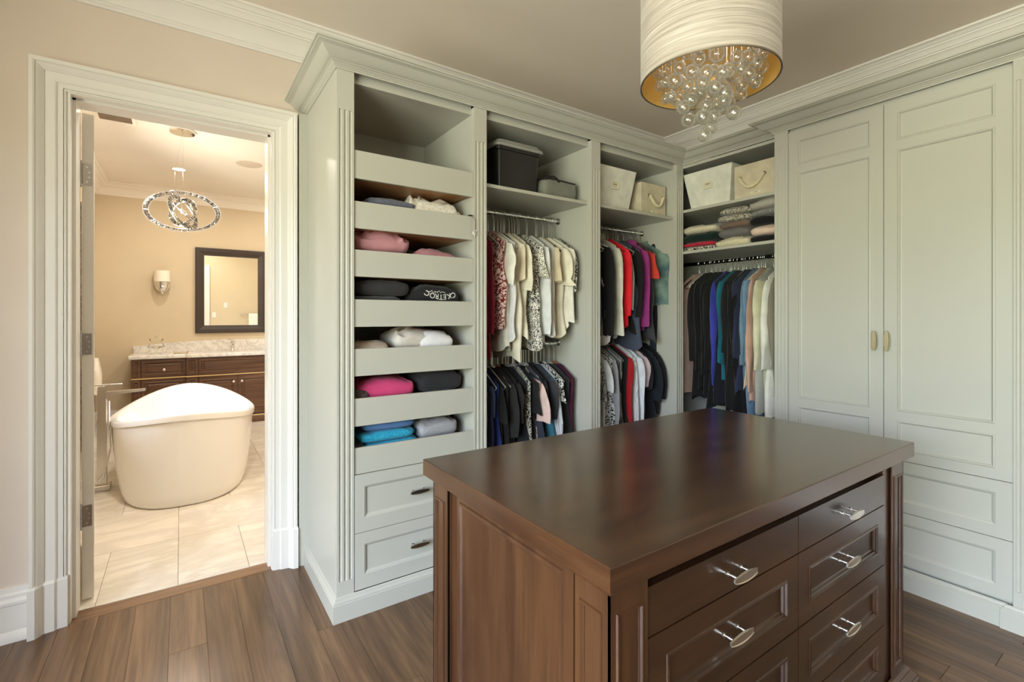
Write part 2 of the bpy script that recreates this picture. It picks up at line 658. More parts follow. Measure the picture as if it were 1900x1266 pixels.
# bathroom shell
wall_with_window('wall_bathroom_left', BX0 - 0.14, BX0, 3.10, BY1 + 0.12, BZ, WIN2, BATHP)
struct(MB().box(BX0 - 0.14, BX1 + 0.12, BY1, BY1 + 0.12, -0.05, BZ).build('wall_bathroom_back', BATHP))
struct(MB().box(BX1, BX1 + 0.12, 3.10, BY1, -0.05, BZ).build('wall_bathroom_right', BATHP))
wf = MB()
wf.box(BX0, DL - 0.02, 3.10, 3.115, -0.05, BZ)
wf.box(DR + 0.02, BX1, 3.10, 3.115, -0.05, BZ)
wf.box(DL - 0.02, DR + 0.02, 3.10, 3.115, DT + 0.02, BZ)
struct(wf.build('wall_bathroom_front', BATHP))
struct(MB().box(BX0 - 0.14, BX1 + 0.12, 3.10, BY1 + 0.12, BZ, BZ + 0.08).build('ceiling', BATHC))

# room crown
CROWN = [(0, -0.172), (0.012, -0.172), (0.013, -0.160), (0.018, -0.156), (0.020, -0.149), (0.026, -0.147), (0.030, -0.130), (0.040, -0.108), (0.055, -0.088), (0.074, -0.074),
         (0.080, -0.073), (0.080, -0.064), (0.088, -0.063), (0.094, -0.052), (0.103, -0.042), (0.112, -0.037), (0.113, -0.030), (0.120, -0.029), (0.130, -0.019), (0.140, -0.013), (0.146, -0.012), (0.146, 0), (0, 0)]
struct(MB().sweep([(o, ZC + h) for o, h in CROWN], [(XL, YF), (XL, YB), (XR, YB), (XR, YF)], plan, True).build('trim_1', TRIMP, None, 25))
struct(MB().sweep([(o * 0.95, BZ + h * 0.95) for o, h in CROWN], [(BX0, 3.115), (BX0, BY1), (BX1, BY1), (BX1, 3.115)], plan, True).build('trim_2', BATHC, None, 25))

# casing of the doorway, plinth blocks, jamb
CW = 0.116
CAS = [(o * 0.84, h) for o, h in ((0, 0), (0, 0.012), (0.004, 0.016), (0.010, 0.015), (0.011, 0.010), (0.013, 0.019), (0.036, 0.021), (0.038, 0.025), (0.044, 0.028), (0.050, 0.028), (0.084, 0.030), (0.086, 0.035),
       (0.092, 0.038), (0.104, 0.050), (0.112, 0.054), (0.114, 0.050), (0.118, 0.057), (0.124, 0.060), (0.138, 0.060), (0.138, 0))]
mpc = lambda x, z, h: (x, YB - h, z)
struct(MB().sweep(CAS, [(-0.428, 0.222), (-0.428, 2.422), (0.420, 2.422), (0.420, 0.222)], mpc, False, True).build('trim_3', TRIMP, None, 20))
PL = [(-0.004, 0), (-0.004, 0.022), (0.030, 0.026), (0.038, 0.034), (0.074, 0.038), (0.086, 0.056), (0.096, 0.066), (CW + 0.004, 0.068), (CW + 0.004, 0)]
for sx, xo in ((-1, -0.428), (1, 0.420)):
    b = MB()
    ring = lambda z, k=1.0: [(xo + sx * o, YB - h * k, z) for o, h in PL]
    b.loft([ring(0), ring(0.214), ring(0.226, 0.82)], True, True)
    struct(b.build('trim_4', TRIMP))
j = MB()
j.box(DL - 0.02, DL, YB - 0.008, 3.12, 0, DT + 0.02)
j.box(DR, DR + 0.02, YB - 0.008, 3.12, 0, DT + 0.02)
j.box(DL, DR, YB - 0.008, 3.12, DT, DT + 0.02)
j.box(DL, DL + 0.013, 3.0, 3.12, 0, DT)
j.box(DR - 0.012, DR, 3.0, 3.12, 0, DT)
j.box(DL, DR, 3.0, 3.12, DT - 0.010, DT)
struct(j.build('trim_5', TRIMP))
struct(MB().sweep([(o, h) for o, h in CAS], [(-0.403, 0.0), (-0.403, 2.412), (0.40, 2.412), (0.40, 0.0)], lambda x, z, h: (x, 3.115 + h * 0.5, z), False, True).build('trim_6', TRIMP, None, 20))

# baseboards
BASEB = [(0, 0), (0.040, 0), (0.040, 0.012), (0.034, 0.030), (0.028, 0.040), (0.024, 0.044), (0.024, 0.052), (0.022, 0.150), (0.026, 0.156), (0.026, 0.168), (0.018, 0.182), (0.018, 0.196), (0.012, 0.205), (0.010, 0.224), (0, 0.226)]
struct(MB().sweep(BASEB, [(XL, YB), (-0.548, YB)], plan).build('baseboard_back', TRIMP, None, 25))
struct(MB().sweep(BASEB, [(XL, YF), (XL, YB)], plan).build('baseboard_left', TRIMP, None, 25))
struct(MB().sweep(BASEB, [(XR, YF), (XL, YF)], plan).build('baseboard_front', TRIMP, None, 25))
struct(MB().sweep(BASEB, [(XR, 0.3), (XR, YF)], plan).build('baseboard_right', TRIMP, None, 25))
struct(MB().sweep(BASEB, [(BX0, 3.115), (BX0, BY1), (-0.49, BY1)], plan).build('baseboard_bathroom', TRIMP, None, 25))

# door leaf, opened into the bathroom
ang = R(97.4)
dv, nv = Vector((math.cos(ang), math.sin(ang), 0)), Vector((math.sin(ang), -math.cos(ang), 0))
hp = Vector((-0.400, 3.141, 0))
dr = thing('door_1', 'white door', 'door', hp)
del dr['label'], dr['category']
dr['kind'] = 'structure'


def dbox(mb, a0, a1, b0, b1, z0, z1):
    P = lambda a, b, z: tuple(hp + dv * a + nv * b + Vector((0, 0, z)))
    return mb.add([P(a0, b0, z0), P(a1, b0, z0), P(a1, b1, z0), P(a0, b1, z0), P(a0, b0, z1), P(a1, b0, z1), P(a1, b1, z1), P(a0, b1, z1)],
                  [(0, 3, 2, 1), (4, 5, 6, 7), (0, 1, 5, 4), (1, 2, 6, 5), (2, 3, 7, 6), (3, 0, 4, 7)])


dbox(MB(), 0, 0.795, 0, 0.044, 0.012, 2.40).build('door_leaf', DOORP, dr)
mp_leaf = lambda u, v, d: tuple(hp + dv * u + nv * (0.044 + d) + Vector((0, 0, v)))
MB().panel(mp_leaf, 0.004, 0.791, 0.016, 2.396, 0.004, [(0.11, 0.68, 0.22, 0.95), (0.11, 0.68, 1.12, 2.26)], ((0, 0), (0.012, 0.004), (0.02, -0.003))).build('door_panel', DOORP, dr)
for zc in (2.10, 1.265, 0.42):
    h = MB()
    dbox(h, -0.0025, 0.0, 0.002, 0.036, zc - 0.052, zc + 0.052)
    hg = h.build('hinge', STEEL, dr)
    k = MB()
    for s_ in range(5):
        k.tube([tuple(hp + nv * -0.006 + dv * -0.006 + Vector((0, 0, zc - 0.052 + 0.021 * s_ + 0.0006))), tuple(hp + nv * -0.006 + dv * -0.006 + Vector((0, 0, zc - 0.052 + 0.021 * s_ + 0.0200)))], 0.0065, 10)
    for e_ in (-0.060, 0.060):
        k.ball(tuple(hp + nv * -0.006 + dv * -0.006 + Vector((0, 0, zc + e_))), 0.006, 8, 6)
    k.build('hinge_knuckle', STEEL, hg, 40)
    for q, (bb, zz) in enumerate(((0.018, 0.036), (0.026, 0.011), (0.026, -0.013), (0.018, -0.036))):
        c = hp + nv * bb + dv * -0.003 + Vector((0, 0, zc + zz))
        MB().tube([tuple(c), tuple(c + dv * -0.0012)], 0.0042, 10).build('screw', NICK, hg)

# ------------------------------------------------------------------ closet run along the back wall
YC = 2.281
XC = 3.130      # face of the corner section
XW = 3.068      # face of the wardrobe
FZ = 2.542      # underside of the cabinet crown
pil_prof = dict(f0=0.176, f1=2.334)


def pilasterA(u0, u1, parent, name='pilaster'):
    return MB().flutes(mA(YC), u0, u1, 0.0, FZ, 0.176, 2.36, 0.02, 3).build(name, PAINT, parent, 30)


def handle(mp, cu, cv, parent, vert=False, mat=None, L=0.098, proj=0.032, wid=0.0135):
    """bow pull: two round posts carrying a long lens-shaped bar with a sunk face"""
    m = MB()
    P = (lambda a, b, d: mp(cu + b, cv + a, d)) if vert else (lambda a, b, d: mp(cu + a, cv + b, d))
    for s_ in (-1, 1):
        a = s_ * L * 0.30
        m.tube([P(a, 0, 0), P(a, 0, 0.003)], 0.0062, 10)
        m.tube([P(a, 0, 0.003), P(a, 0, proj * 0.45)], 0.0030, 8)
        m.tube([P(a, 0, proj * 0.45), P(a, 0, proj - 0.002)], 0.0042, 8)
    rings = []
    n = 12
    for i in range(n + 1):
        t = -1 + 2 * i / n
        w = wid * (0.48 + 0.52 * (1 - t * t))
        th = 0.0042 * (0.6 + 0.4 * (1 - t * t))
        a = t * L / 2
        rings.append([P(a, -w * 0.55, proj - 0.004), P(a, -w, proj), P(a, -w * 0.86, proj + th), P(a, -w * 0.68, proj + th * 0.55), P(a, w * 0.68, proj + th * 0.55), P(a, w * 0.86, proj + th), P(a, w, proj), P(a, w * 0.55, proj - 0.004)])
    m.loft(rings, True, True)
    return m.build('handle', mat or NICK, parent, 35)


BKA = 2.935      # back panel face of the run
# -- drawer tower
tw = thing('cabinet_tower', 'grey-green open drawer tower with seven pull-out trays beside the doorway', 'cabinet', (0.95, 2.6, 0))
MB().box(0.588, 0.668, YC + 0.018, YB - 0.002, 0, FZ).build('side_panel', PAINT, tw)
MB().box(0.546, 0.588, 2.905, YB - 0.002, 0, FZ).build('filler_strip', PAINT, tw)
MB().box(1.315, 1.3545, YC + 0.02, BKA, 0, FZ).build('side_panel', PAINT, tw)
MB().box(0.668, 1.315, BKA, YB - 0.002, 0, FZ).build('back_panel', PAINT, tw)
MB().box(0.668, 1.315, 2.311, BKA, 2.508, 2.530).build('top_panel', PAINT, tw)
MB().box(0.668, 1.315, 2.316, 2.33, 2.528, 2.575).build('header_strip', PAINT, tw)
MB().box(0.668, 1.315, 2.335, BKA, 0.09, 0.112).build('bottom_panel', PAINT, tw)
pilasterA(0.589, 0.668, tw)
pilasterA(1.315, 1.394, tw)
TR = [(2.053, 2.186), (1.818, 1.946), (1.590, 1.717), (1.352, 1.482), (1.119, 1.248), (0.882, 1.013), (0.657, 0.780)]
for z0, z1 in TR:
    fr = MB().cbox(0.671, 1.312, 2.288, 2.304, z0, z1, 0.0012).build('tray', PAINT, tw)
    MB().box(0.682, 1.301, 2.304, 2.88, z0 + 0.004, z0 + 0.014).build('tray_bottom', TRAYW, fr)
    for xx in (0.676, 1.296):
        MB().box(xx, xx + 0.010, 2.304, 2.88, z0 + 0.004, z0 + 0.085).build('tray_side', TRAYW, fr)
    for xx in (0.669, 1.307):
        MB().box(xx, xx + 0.006, 2.32, 2.86, z0 + 0.012, z0 + 0.034).build('tray_runner', NICK, fr)
MOLD = ((0, 0), (0.003, -0.002), (0.008, -0.004), (0.013, -0.009), (0.015, -0.010))
for z0, z1 in ((0.381, 0.654), (0.112, 0.378)):
    d = MB().panel(mA(2.283), 0.671, 1.312, z0, z1, 0.02, [(0.718, 1.265, z0 + 0.066, z1 - 0.055)], MOLD).build('drawer', PAINT, tw)
    MB().box(0.69, 1.29, 2.304, 2.84, z0 + 0.02, z1 - 0.04).build('drawer_box', TRAYW, d)
    handle(mA(2.293), 0.9915, z0 + 0.140, d)

# -- hanging bays
RODZ, RODY = 2.068, 2.613
RODL = 1.217
RODL3 = 1.285


def rod(p0, p1, parent, mat=CHROME, r=0.0125):
    o = MB().tube([p0, p1], r, 16).build('rod', mat, parent, 40)
    d = (Vector(p1) - Vector(p0)).normalized()
    for p, s_ in ((p0, 1), (p1, -1)):
        a = Vector(p)
        MB().tube([tuple(a), tuple(a + d * s_ * 0.006), tuple(a + d * s_ * 0.018)], [0.026, 0.025, 0.017], 18).build('flange', mat, o, 40)
    return o


def bay(x0, x1, label, xm0, xm1, rodl):
    t = thing('cabinet_bay', label, 'cabinet', ((x0 + x1) / 2, 2.6, 0))
    MB().box(xm0, x0, YC + 0.02, BKA, 0, FZ).build('side_panel', PAINT, t)
    MB().box(x1, xm1, YC + 0.02, BKA, 0, FZ).build('side_panel', PAINT, t)
    MB().box(x0, x1, BKA, YB - 0.002, 0, FZ).build('back_panel', PAINT, t)
    MB().box(x0, x1, 2.311, BKA, 2.508, 2.530).build('top_panel', PAINT, t)
    MB().box(x0, x1, 2.316, 2.33, 2.528, 2.575).build('header_strip', PAINT, t)
    MB().box(x0, x1, 2.311, BKA, 0.09, 0.112).build('bottom_panel', PAINT, t)
    MB().cbox(x0, x1, 2.315, BKA, 2.131, 2.151, 0.0015).build('shelf', PAINT, t)
    MB().box(x0, x1, YC + 0.004, YC + 0.022, 0.09, 0.112).build('toe_rail', PAINT, t)
    rod((x0, RODY, RODZ), (x1, RODY, RODZ), t)
    rod((x0, RODY, rodl), (x1, RODY, rodl), t)
    return t


b2 = bay(1.394, 2.187, 'grey-green open hanging bay with a black tote on its shelf', 1.3545, 2.2265, RODL)
pilasterA(2.187, 2.266, b2)
b3 = bay(2.266, 3.060, 'grey-green open hanging bay next to the inner corner, denim shirt inside', 2.2265, 3.098, RODL3)
pilasterA(3.060, 3.137, b3)

# -- corner bay (faces -X)
BKB = 3.72
cb = thing('cabinet_bay', 'grey-green corner bay with sweater shelf above long hanging clothes', 'cabinet', (3.4, 2.0, 0))
MB().box(3.098, 3.137, YC + 0.02, BKA, 0, FZ).build('side_panel', PAINT, cb)
MB().box(XC + 0.01, BKB, 1.543, 1.583, 0, FZ).build('side_panel', PAINT, cb)
MB().box(BKB, XR - 0.002, 1.583, YB - 0.002, 0, FZ).build('back_panel', PAINT, cb)
MB().box(3.137, BKB, BKA, YB - 0.002, 0, FZ).build('back_panel', PAINT, cb)
MB().box(XC + 0.005, BKB, 1.583, BKA, 2.520, 2.540).build('top_panel', PAINT, cb)
MB().box(XC + 0.006, BKB, 1.583, BKA, 0.09, 0.112).build('bottom_panel', PAINT, cb)
for z in (2.207, 1.895):
    MB().cbox(XC + 0.008, BKB, 1.583, BKA, z - 0.021, z, 0.0015).build('shelf', PAINT, cb)
CRX, CRZ = 3.40, 1.822
rod((CRX, 1.583, CRZ), (CRX, BKA, CRZ), cb, metal('dark_chrome', (0.12, 0.12, 0.11), 0.18), 0.014)

# -- tall wardrobe (faces -X)
wd = thing('wardrobe', 'tall grey-green wardrobe with two panelled doors above two drawers', 'wardrobe', (3.4, 1.0, 0))
MB().flutes(mB(XW), 1.483, 1.565, 0.0, FZ, 0.176, 2.452, XC - XW + 0.02, 4, 0.011, 0.005).build('pilaster', PAINT, wd, 30)
MB().box(XW + 0.02, BKB, 1.483, 1.543, 0, FZ).build('side_panel', PAINT, wd)
MB().flutes(mB(XW - 0.006), 0.428, 0.512, 0.0, FZ, 0.176, 2.452, 0.03, 3, 0.016, 0.006).build('pilaster', PAINT, wd, 30)
MB().box(XW + 0.024, BKB, 0.428, 0.512, 0, FZ).build('side_panel', PAINT, wd)
MB().box(BKB, XR - 0.002, 0.428, 1.543, 0, FZ).build('back_panel', PAINT, wd)
MB().box(XW + 0.022, BKB, 0.512, 1.483, 2.528, 2.56).build('top_panel', PAINT, wd)
MB().box(XW + 0.03, BKB, 0.512, 1.483, 0.09, 0.118).build('bottom_panel', PAINT, wd)
MB().box(XW + 0.028, BKB, 0.512, 1.483, 0.648, 0.660).build('divider', DARK, wd)  # near-black colour paints shade into the gap between doors and drawers
BEAD = ((0, 0), (0.002, 0.003), (0.006, 0.004), (0.010, 0.001), (0.013, -0.006), (0.016, -0.007))
for a, b, hy in ((0.9965, 1.481, 1.031), (0.514, 0.9935, 0.975)):
    u0, u1 = a + 0.056, b - 0.057
    d = MB().panel(mB(XW + 0.002), a, b, 0.656, 2.524, 0.022, [(u0, u1, 0.706, 0.862), (u0, u1, 0.910, 2.270), (u0, u1, 2.318, 2.466)], BEAD).build('door', PAINT, wd)
    handle(mB(XW + 0.002), hy, 1.273, d, True, metal('reflection_tinted_nickel', (0.80, 0.73, 0.50), 0.3), 0.104, 0.026, 0.014)  # pull metal tinted yellowish to paint in the green reflection
for z0, z1 in ((0.392, 0.653), (0.122, 0.389)):
    MB().panel(mB(XW + 0.002), 0.514, 1.481, z0, z1, 0.022, [(0.570, 1.425, z0 + 0.054, z1 - 0.056)], MOLD).build('drawer', PAINT, wd)

# -- crown and base moldings of the cabinets
CC = [(0, 0), (0.006, 0), (0.007, 0.006), (0.012, 0.009), (0.012, 0.012), (0.018, 0.015), (0.024, 0.021), (0.030, 0.023), (0.031, 0.027), (0.038, 0.0275), (0.046, 0.031), (0.056, 0.0375), (0.068, 0.048), (0.080, 0.059), (0.094, 0.064), (0.100, 0.065), (0.101, 0.070), (0.110, 0.071), (0.110, 0.080), (0, 0.080)]
path = [(0.588, YB - 0.002), (0.588, YC), (XC, YC), (XC, 1.565), (XW, 1.565), (XW, 0.428), (XR - 0.003, 0.428)]
tag(MB().sweep([(o, FZ + h) for o, h in CC], path, plan).build('crown_molding', PAINT, None, 22), 'grey-green crown molding running along the tops of all closet cabinets', 'molding')
BM = [(0, 0), (0.020, 0), (0.020, 0.080), (0.017, 0.083), (0.018, 0.088), (0.014, 0.093), (0.008, 0.097), (0.006, 0.104), (0, 0.109)]
path2 = [(0.588, YB - 0.002), (0.588, YC), (XC, YC), (XC, 1.565), (XW, 1.565), (XW, 0.530), (XW - 0.009, 0.530), (XW - 0.009, 0.428), (XR - 0.003, 0.428)]
tag(MB().sweep(BM, path2, plan).build('plinth_molding', PAINT, None, 22), 'grey-green base molding along the floor under the closet cabinets', 'molding')
tp = MB()
tp.box(0.50, 3.2, 2.19, YB - 0.002, FZ + 0.075, FZ + 0.079)
tp.box(3.06, XR - 0.003, 0.34, 2.19, FZ + 0.075, FZ + 0.079)
tag(tp.build('dust_cover', PAINT), 'flat dust cover on top of the closet cabinets behind the crown', 'cover')

# ------------------------------------------------------------------ ISLAND
IX0, IX1, IY0, IY1 = 0.70, 2.290, 0.680, 1.489
ISL_SHADED = wood('shaded_drawer_cherry', 'x', mul(DK, 0.6), mul(MD, 0.6), mul(LT, 0.62), 0.28, 0.4, 0, 1.0, 0, 0.03, 0.3, 6.0)  # island cherry darkened: shade of the front face painted into the drawers
isl = thing('island_cabinet', 'dark brown wooden island dresser with drawers in front of closets', 'cabinet', (1.495, 1.08, 0))
core = MB()
core.box(IX0 + 0.022, IX1 - 0.022, IY0 + 0.024, IY1 - 0.02, 0.06, 0.80)
core.box(IX0 + 0.03, IX1 - 0.03, IY0 + 0.05, IY1 - 0.03, 0.80, 0.863)
core.build('carcass', ISL['z'], isl)
IM = ((0, 0), (0.002, 0.004), (0.006, 0.004), (0.009, -0.001), (0.011, -0.001), (0.013, -0.008), (0.016, -0.009))


def corner_post(x0, x1, y0, y1, sx, sy):
    """square corner post with a sunk molded panel on its two outer faces"""
    m = MB()
    xf = x0 if sx < 0 else x1
    yf = y0 if sy < 0 else y1
    mu = (lambda u, v, d: (u, yf + sy * d, v))
    mv = (lambda u, v, d: (xf + sx * d, u, v))
    m.panel(mu, x0, x1, 0.0, 0.863, 0.004, [(x0 + 0.019, x1 - 0.015, 0.088, 0.803)], IM)
    m.panel(mv, y0, y1, 0.0, 0.863, 0.004, [(y0 + 0.018, y1 - 0.015, 0.088, 0.803)], IM)
    e = 0.012
    m.box(x0 + (e if sx < 0 else 0), x1 - (e if sx > 0 else 0), y0 + (e if sy < 0 else 0), y1 - (e if sy > 0 else 0), 0.0, 0.862)
    return m.build('corner_post', ISL['z'], isl)


corner_post(IX0, 0.815, IY0, 0.781, -1, -1)
corner_post(IX0, 0.815, 1.388, IY1, -1, 1)
corner_post(2.177, IX1, IY0, 0.781, 1, -1)
corner_post(2.177, IX1, 1.388, IY1, 1, 1)
# left end: stiles and sunk panel
SP = ((0, 0), (0.003, 0.004), (0.010, 0.005), (0.014, 0.0), (0.018, 0.0), (0.022, -0.007), (0.026, -0.008))
MB().panel(mB(IX0 + 0.006), 0.793, 1.332, 0.02, 0.863, 0.02, [(0.826, 1.312, 0.09, 0.833)], SP).build('end_panel', ISL['z'], isl)
MB().box(IX0 + 0.020, IX0 + 0.03, 0.775, 1.395, 0.02, 0.863).build('end_recess', ISL['z'], isl)
# right end and back plain frame panels
MB().panel(lambda u, v, d: (IX1 - 0.006 + d, u, v), 0.793, 1.376, 0.02, 0.863, 0.02, [(0.84, 1.33, 0.09, 0.833)], SP).build('end_panel', ISL['z'], isl)
MB().panel(lambda u, v, d: (u, IY1 - 0.008 + d, v), 0.82, 2.17, 0.02, 0.863, 0.02, [(0.87, 2.12, 0.09, 0.833)], SP).build('back_panel', ISL['z'], isl)
MB().box(2.119, 2.177, IY0 + 0.010, IY0 + 0.03, 0.02, 0.863).build('stile', ISL['z'], isl)
DM = ((0, 0), (0.002, 0.003), (0.007, 0.004), (0.010, -0.002), (0.014, -0.003), (0.017, -0.009), (0.021, -0.010))
for u0, u1 in ((0.8185, 1.4725), (1.4765, 2.117)):
    rows_ = ((0.716, 0.823), (0.4985, 0.712), (0.279, 0.4945), (0.075, 0.275))
    for i, (z0, z1) in enumerate(rows_):
        rec = [] if i == 0 else [(u0 + 0.062, u1 - 0.062, z0 + 0.052, z1 - 0.054)]
        yf = IY0 + 0.004
        d = MB().panel(mA(yf), u0, u1, z0, z1, 0.02, rec, DM).build('drawer', ISL_SHADED, isl)
        if i < 3:
            handle(mA(yf + (0.010 if i else 0)), (u0 + u1) / 2, (z0 + z1) / 2 - (0.006 if i == 0 else -0.002), d)
        else:
            handle(mA(yf + 0.010), (u0 + u1) / 2, (z0 + z1) / 2, d)
PLI = [(0, 0), (0.040, 0), (0.040, 0.018), (0.034, 0.024), (0.034, 0.030), (0.026, 0.038), (0.018, 0.044), (0.018, 0.050), (0.008, 0.060), (0, 0.062)]
MB().sweep(PLI, [(IX0, IY0), (IX1, IY0), (IX1, IY1), (IX0, IY1)], plan, True).build('plinth', ISL['x'], isl, 25)

it = thing('island_worktop', 'thick polished dark cherry worktop covering the island', 'worktop', (1.49, 1.08, 0.865))
TX0, TX1, TY0, TY1, bw = 0.674, 2.312, 0.652, 1.514, 0.075
MB().box(TX0 + bw, TX1 - bw, TY0 + bw, TY1 - bw, 0.865, 0.920).build('top_board', TOPW['x'], it)
for nm, q, ax in (('f', ((TX0, TY0), (TX1, TY0), (TX1 - bw, TY0 + bw), (TX0 + bw, TY0 + bw)), 'x'), ('b', ((TX1, TY1), (TX0, TY1), (TX0 + bw, TY1 - bw), (TX1 - bw, TY1 - bw)), 'x'),
                  ('l', ((TX0, TY1), (TX0, TY0), (TX0 + bw, TY0 + bw), (TX0 + bw, TY1 - bw)), 'y'), ('r', ((TX1, TY0), (TX1, TY1), (TX1 - bw, TY1 - bw), (TX1 - bw, TY0 + bw)), 'y')):
    def inset(z, e):
        o = []
        for i, p in enumerate(q):
            if i < 2:
                cx, cy = 1.493, 1.083
                o.append((p[0] + math.copysign(e, cx - p[0]), p[1] + math.copysign(e, cy - p[1]), z))
            else:
                o.append((p[0], p[1], z))
        return o
    MB().loft([inset(0.865, 0.002), inset(0.867, 0), inset(0.917, 0), inset(0.9194, 0.001), inset(0.920, 0.0028)], True, True).build('edge_band', TOPW[ax], it)

# ------------------------------------------------------------------ PENDANT with glass bubbles
PX, PY = 1.49, 0.985
pn = thing('pendant_light', 'drum pendant light with pale grasscloth shade and cluster of glass bubbles', 'lamp', (PX, PY, ZC))
SHR, SZ0, SZ1 = 0.223, 2.205, 2.60
mS, ntS, bS = newmat('grasscloth_shade')
vS = coords(ntS, (1.2, 1.2, 60))
fS = noise_tex(ntS, vS, 2.5, 6, 0.7, 0.5)
ntS.links.new(ramp(ntS, fS, [(0.3, srgb(140, 131, 122)), (0.5, srgb(188, 180, 171)), (0.7, srgb(216, 210, 204))]), bS.inputs['Base Color'])
bS.inputs['Roughness'].default_value = 0.5
bS.inputs['Sheen Weight'].default_value = 0.3
bump(ntS, bS, fS, 0.2, 0.002)
MB().lathe([(SHR, SZ0), (SHR, SZ1)], PX, PY, 64).build('lamp_shade', mS, pn, 60)
GOLD = paint('gold_shade_lining', srgb(222, 184, 104), 0.36, 0.08, 0.05)
GOLD.node_tree.nodes['Principled BSDF'].inputs['Metallic'].default_value = 0.35
MB().lathe([(SHR - 0.003, SZ0), (SHR - 0.003, SZ1)], PX, PY, 64).build('shade_lining', GOLD, pn, 60)
MB().lathe([(SHR - 0.004, SZ0), (SHR + 0.0012, SZ0 - 0.001), (SHR + 0.0012, SZ0 + 0.004), (SHR, SZ0 + 0.004)], PX, PY, 64).build('shade_rim', metal('rim_metal', (0.4, 0.36, 0.3), 0.3), pn, 40)
MB().lathe([(0.001, SZ1 - 0.10), (0.10, SZ1 - 0.10), (0.10, SZ1 - 0.095), (0.001, SZ1 - 0.095)], PX, PY, 48).build('canopy_plate', metal('canopy_mirror', (0.75, 0.62, 0.40), 0.2), pn)
MB().tube([(PX, PY, SZ1 - 0.1), (PX, PY, ZC - 0.03)], 0.009, 12).build('stem', NICK, pn, 40)
MB().lathe([(0.001, ZC - 0.035), (0.045, ZC - 0.034), (0.062, ZC - 0.02), (0.065, ZC - 0.001)], PX, PY, 32).build('ceiling_canopy', NICK, pn, 40)
for a in range(3):
    aa = a * 2.094 + 0.5
    c = (PX + 0.09 * math.cos(aa), PY + 0.09 * math.sin(aa), SZ1 - 0.16)
    MB().ball(c, 0.026, 14, 10, (1, 1, 1.3)).build('bulb', paint('frosted_bulb', srgb(246, 240, 226), 0.35, 0.01, 0), pn, 60)
rb = random.Random(11)
bub = []
tries = 0
while len(bub) < 76 and tries < 20000:
    tries += 1
    r = rb.choice((0.015, 0.018, 0.021, 0.024, 0.027))
    rad = (SHR - 0.022 - r) * math.sqrt(rb.random())
    aa = rb.uniform(0, 6.283)
    low = 1 - (rad / (SHR - 0.03))
    z = (2.232 - 0.150 * low ** 0.8) + rb.uniform(0.0, 0.03 + 0.10 * low)
    c = (PX + rad * math.cos(aa), PY + rad * math.sin(aa), z)
    if all((Vector(c) - Vector(k[0])).length > (r + k[1]) * 0.90 for k in bub):
        bub.append((c, r))
for q, (rr_, aa, zz, r) in enumerate(((0.012, 2.0, 2.026, 0.024), (0.045, 0.4, 2.066, 0.024), (0.05, 3.4, 2.070, 0.025), (0.02, 5.0, 2.082, 0.023), (0.075, 1.6, 2.10, 0.026), (0.08, 4.4, 2.105, 0.022), (0.085, 5.6, 2.098, 0.025), (0.09, 2.7, 2.112, 0.024))):
    bub.append(((PX + rr_ * math.cos(aa), PY + rr_ * math.sin(aa), zz), r))
for c, r in bub:
    m = MB().ball(c, r, 20, 12)
    g = m.build('glass_bubble', BUB, pn, 60)
    w = MB()
    w.tube([(c[0], c[1], c[2] + r * 0.97), (c[0], c[1], c[2] + r + 0.006)], [0.004, 0.002], 8)
    w.tube([(c[0], c[1], c[2] + r + 0.006), (c[0], c[1], SZ1 - 0.1)], 0.0005, 4)
    w.build('wire', NICK, g)

# ------------------------------------------------------------------ CLOTHES ON HANGERS
HANG_M = {'grey': paint('grey_velvet_hanger', srgb(176, 176, 176), 0.6, 0.03, 0), 'white': paint('white_plastic_hanger', srgb(232, 232, 230), 0.35, 0.01, 0),
          'black': paint('black_velvet_hanger', srgb(26, 26, 27), 0.8, 0.03, 0), 'green': paint('green_plastic_hanger', srgb(20, 110, 78), 0.4, 0.03, 0),
          'teal': paint('slate_blue_hanger', srgb(70, 98, 118), 0.5, 0.03, 0), 'orange': paint('orange_card_hanger', srgb(214, 140, 92), 0.6, 0.03, 0),
          'wood': wood('honey_wood_hanger', 'y', srgb(140, 84, 40), srgb(184, 122, 66), srgb(208, 152, 92), 0.4), 'pink': paint('pink_hanger', srgb(205, 150, 140), 0.5, 0.03, 0)}
HM = {}
HOOKM = metal('hanger_hook_steel', (0.88, 0.88, 0.87), 0.38)
ZH = [0]


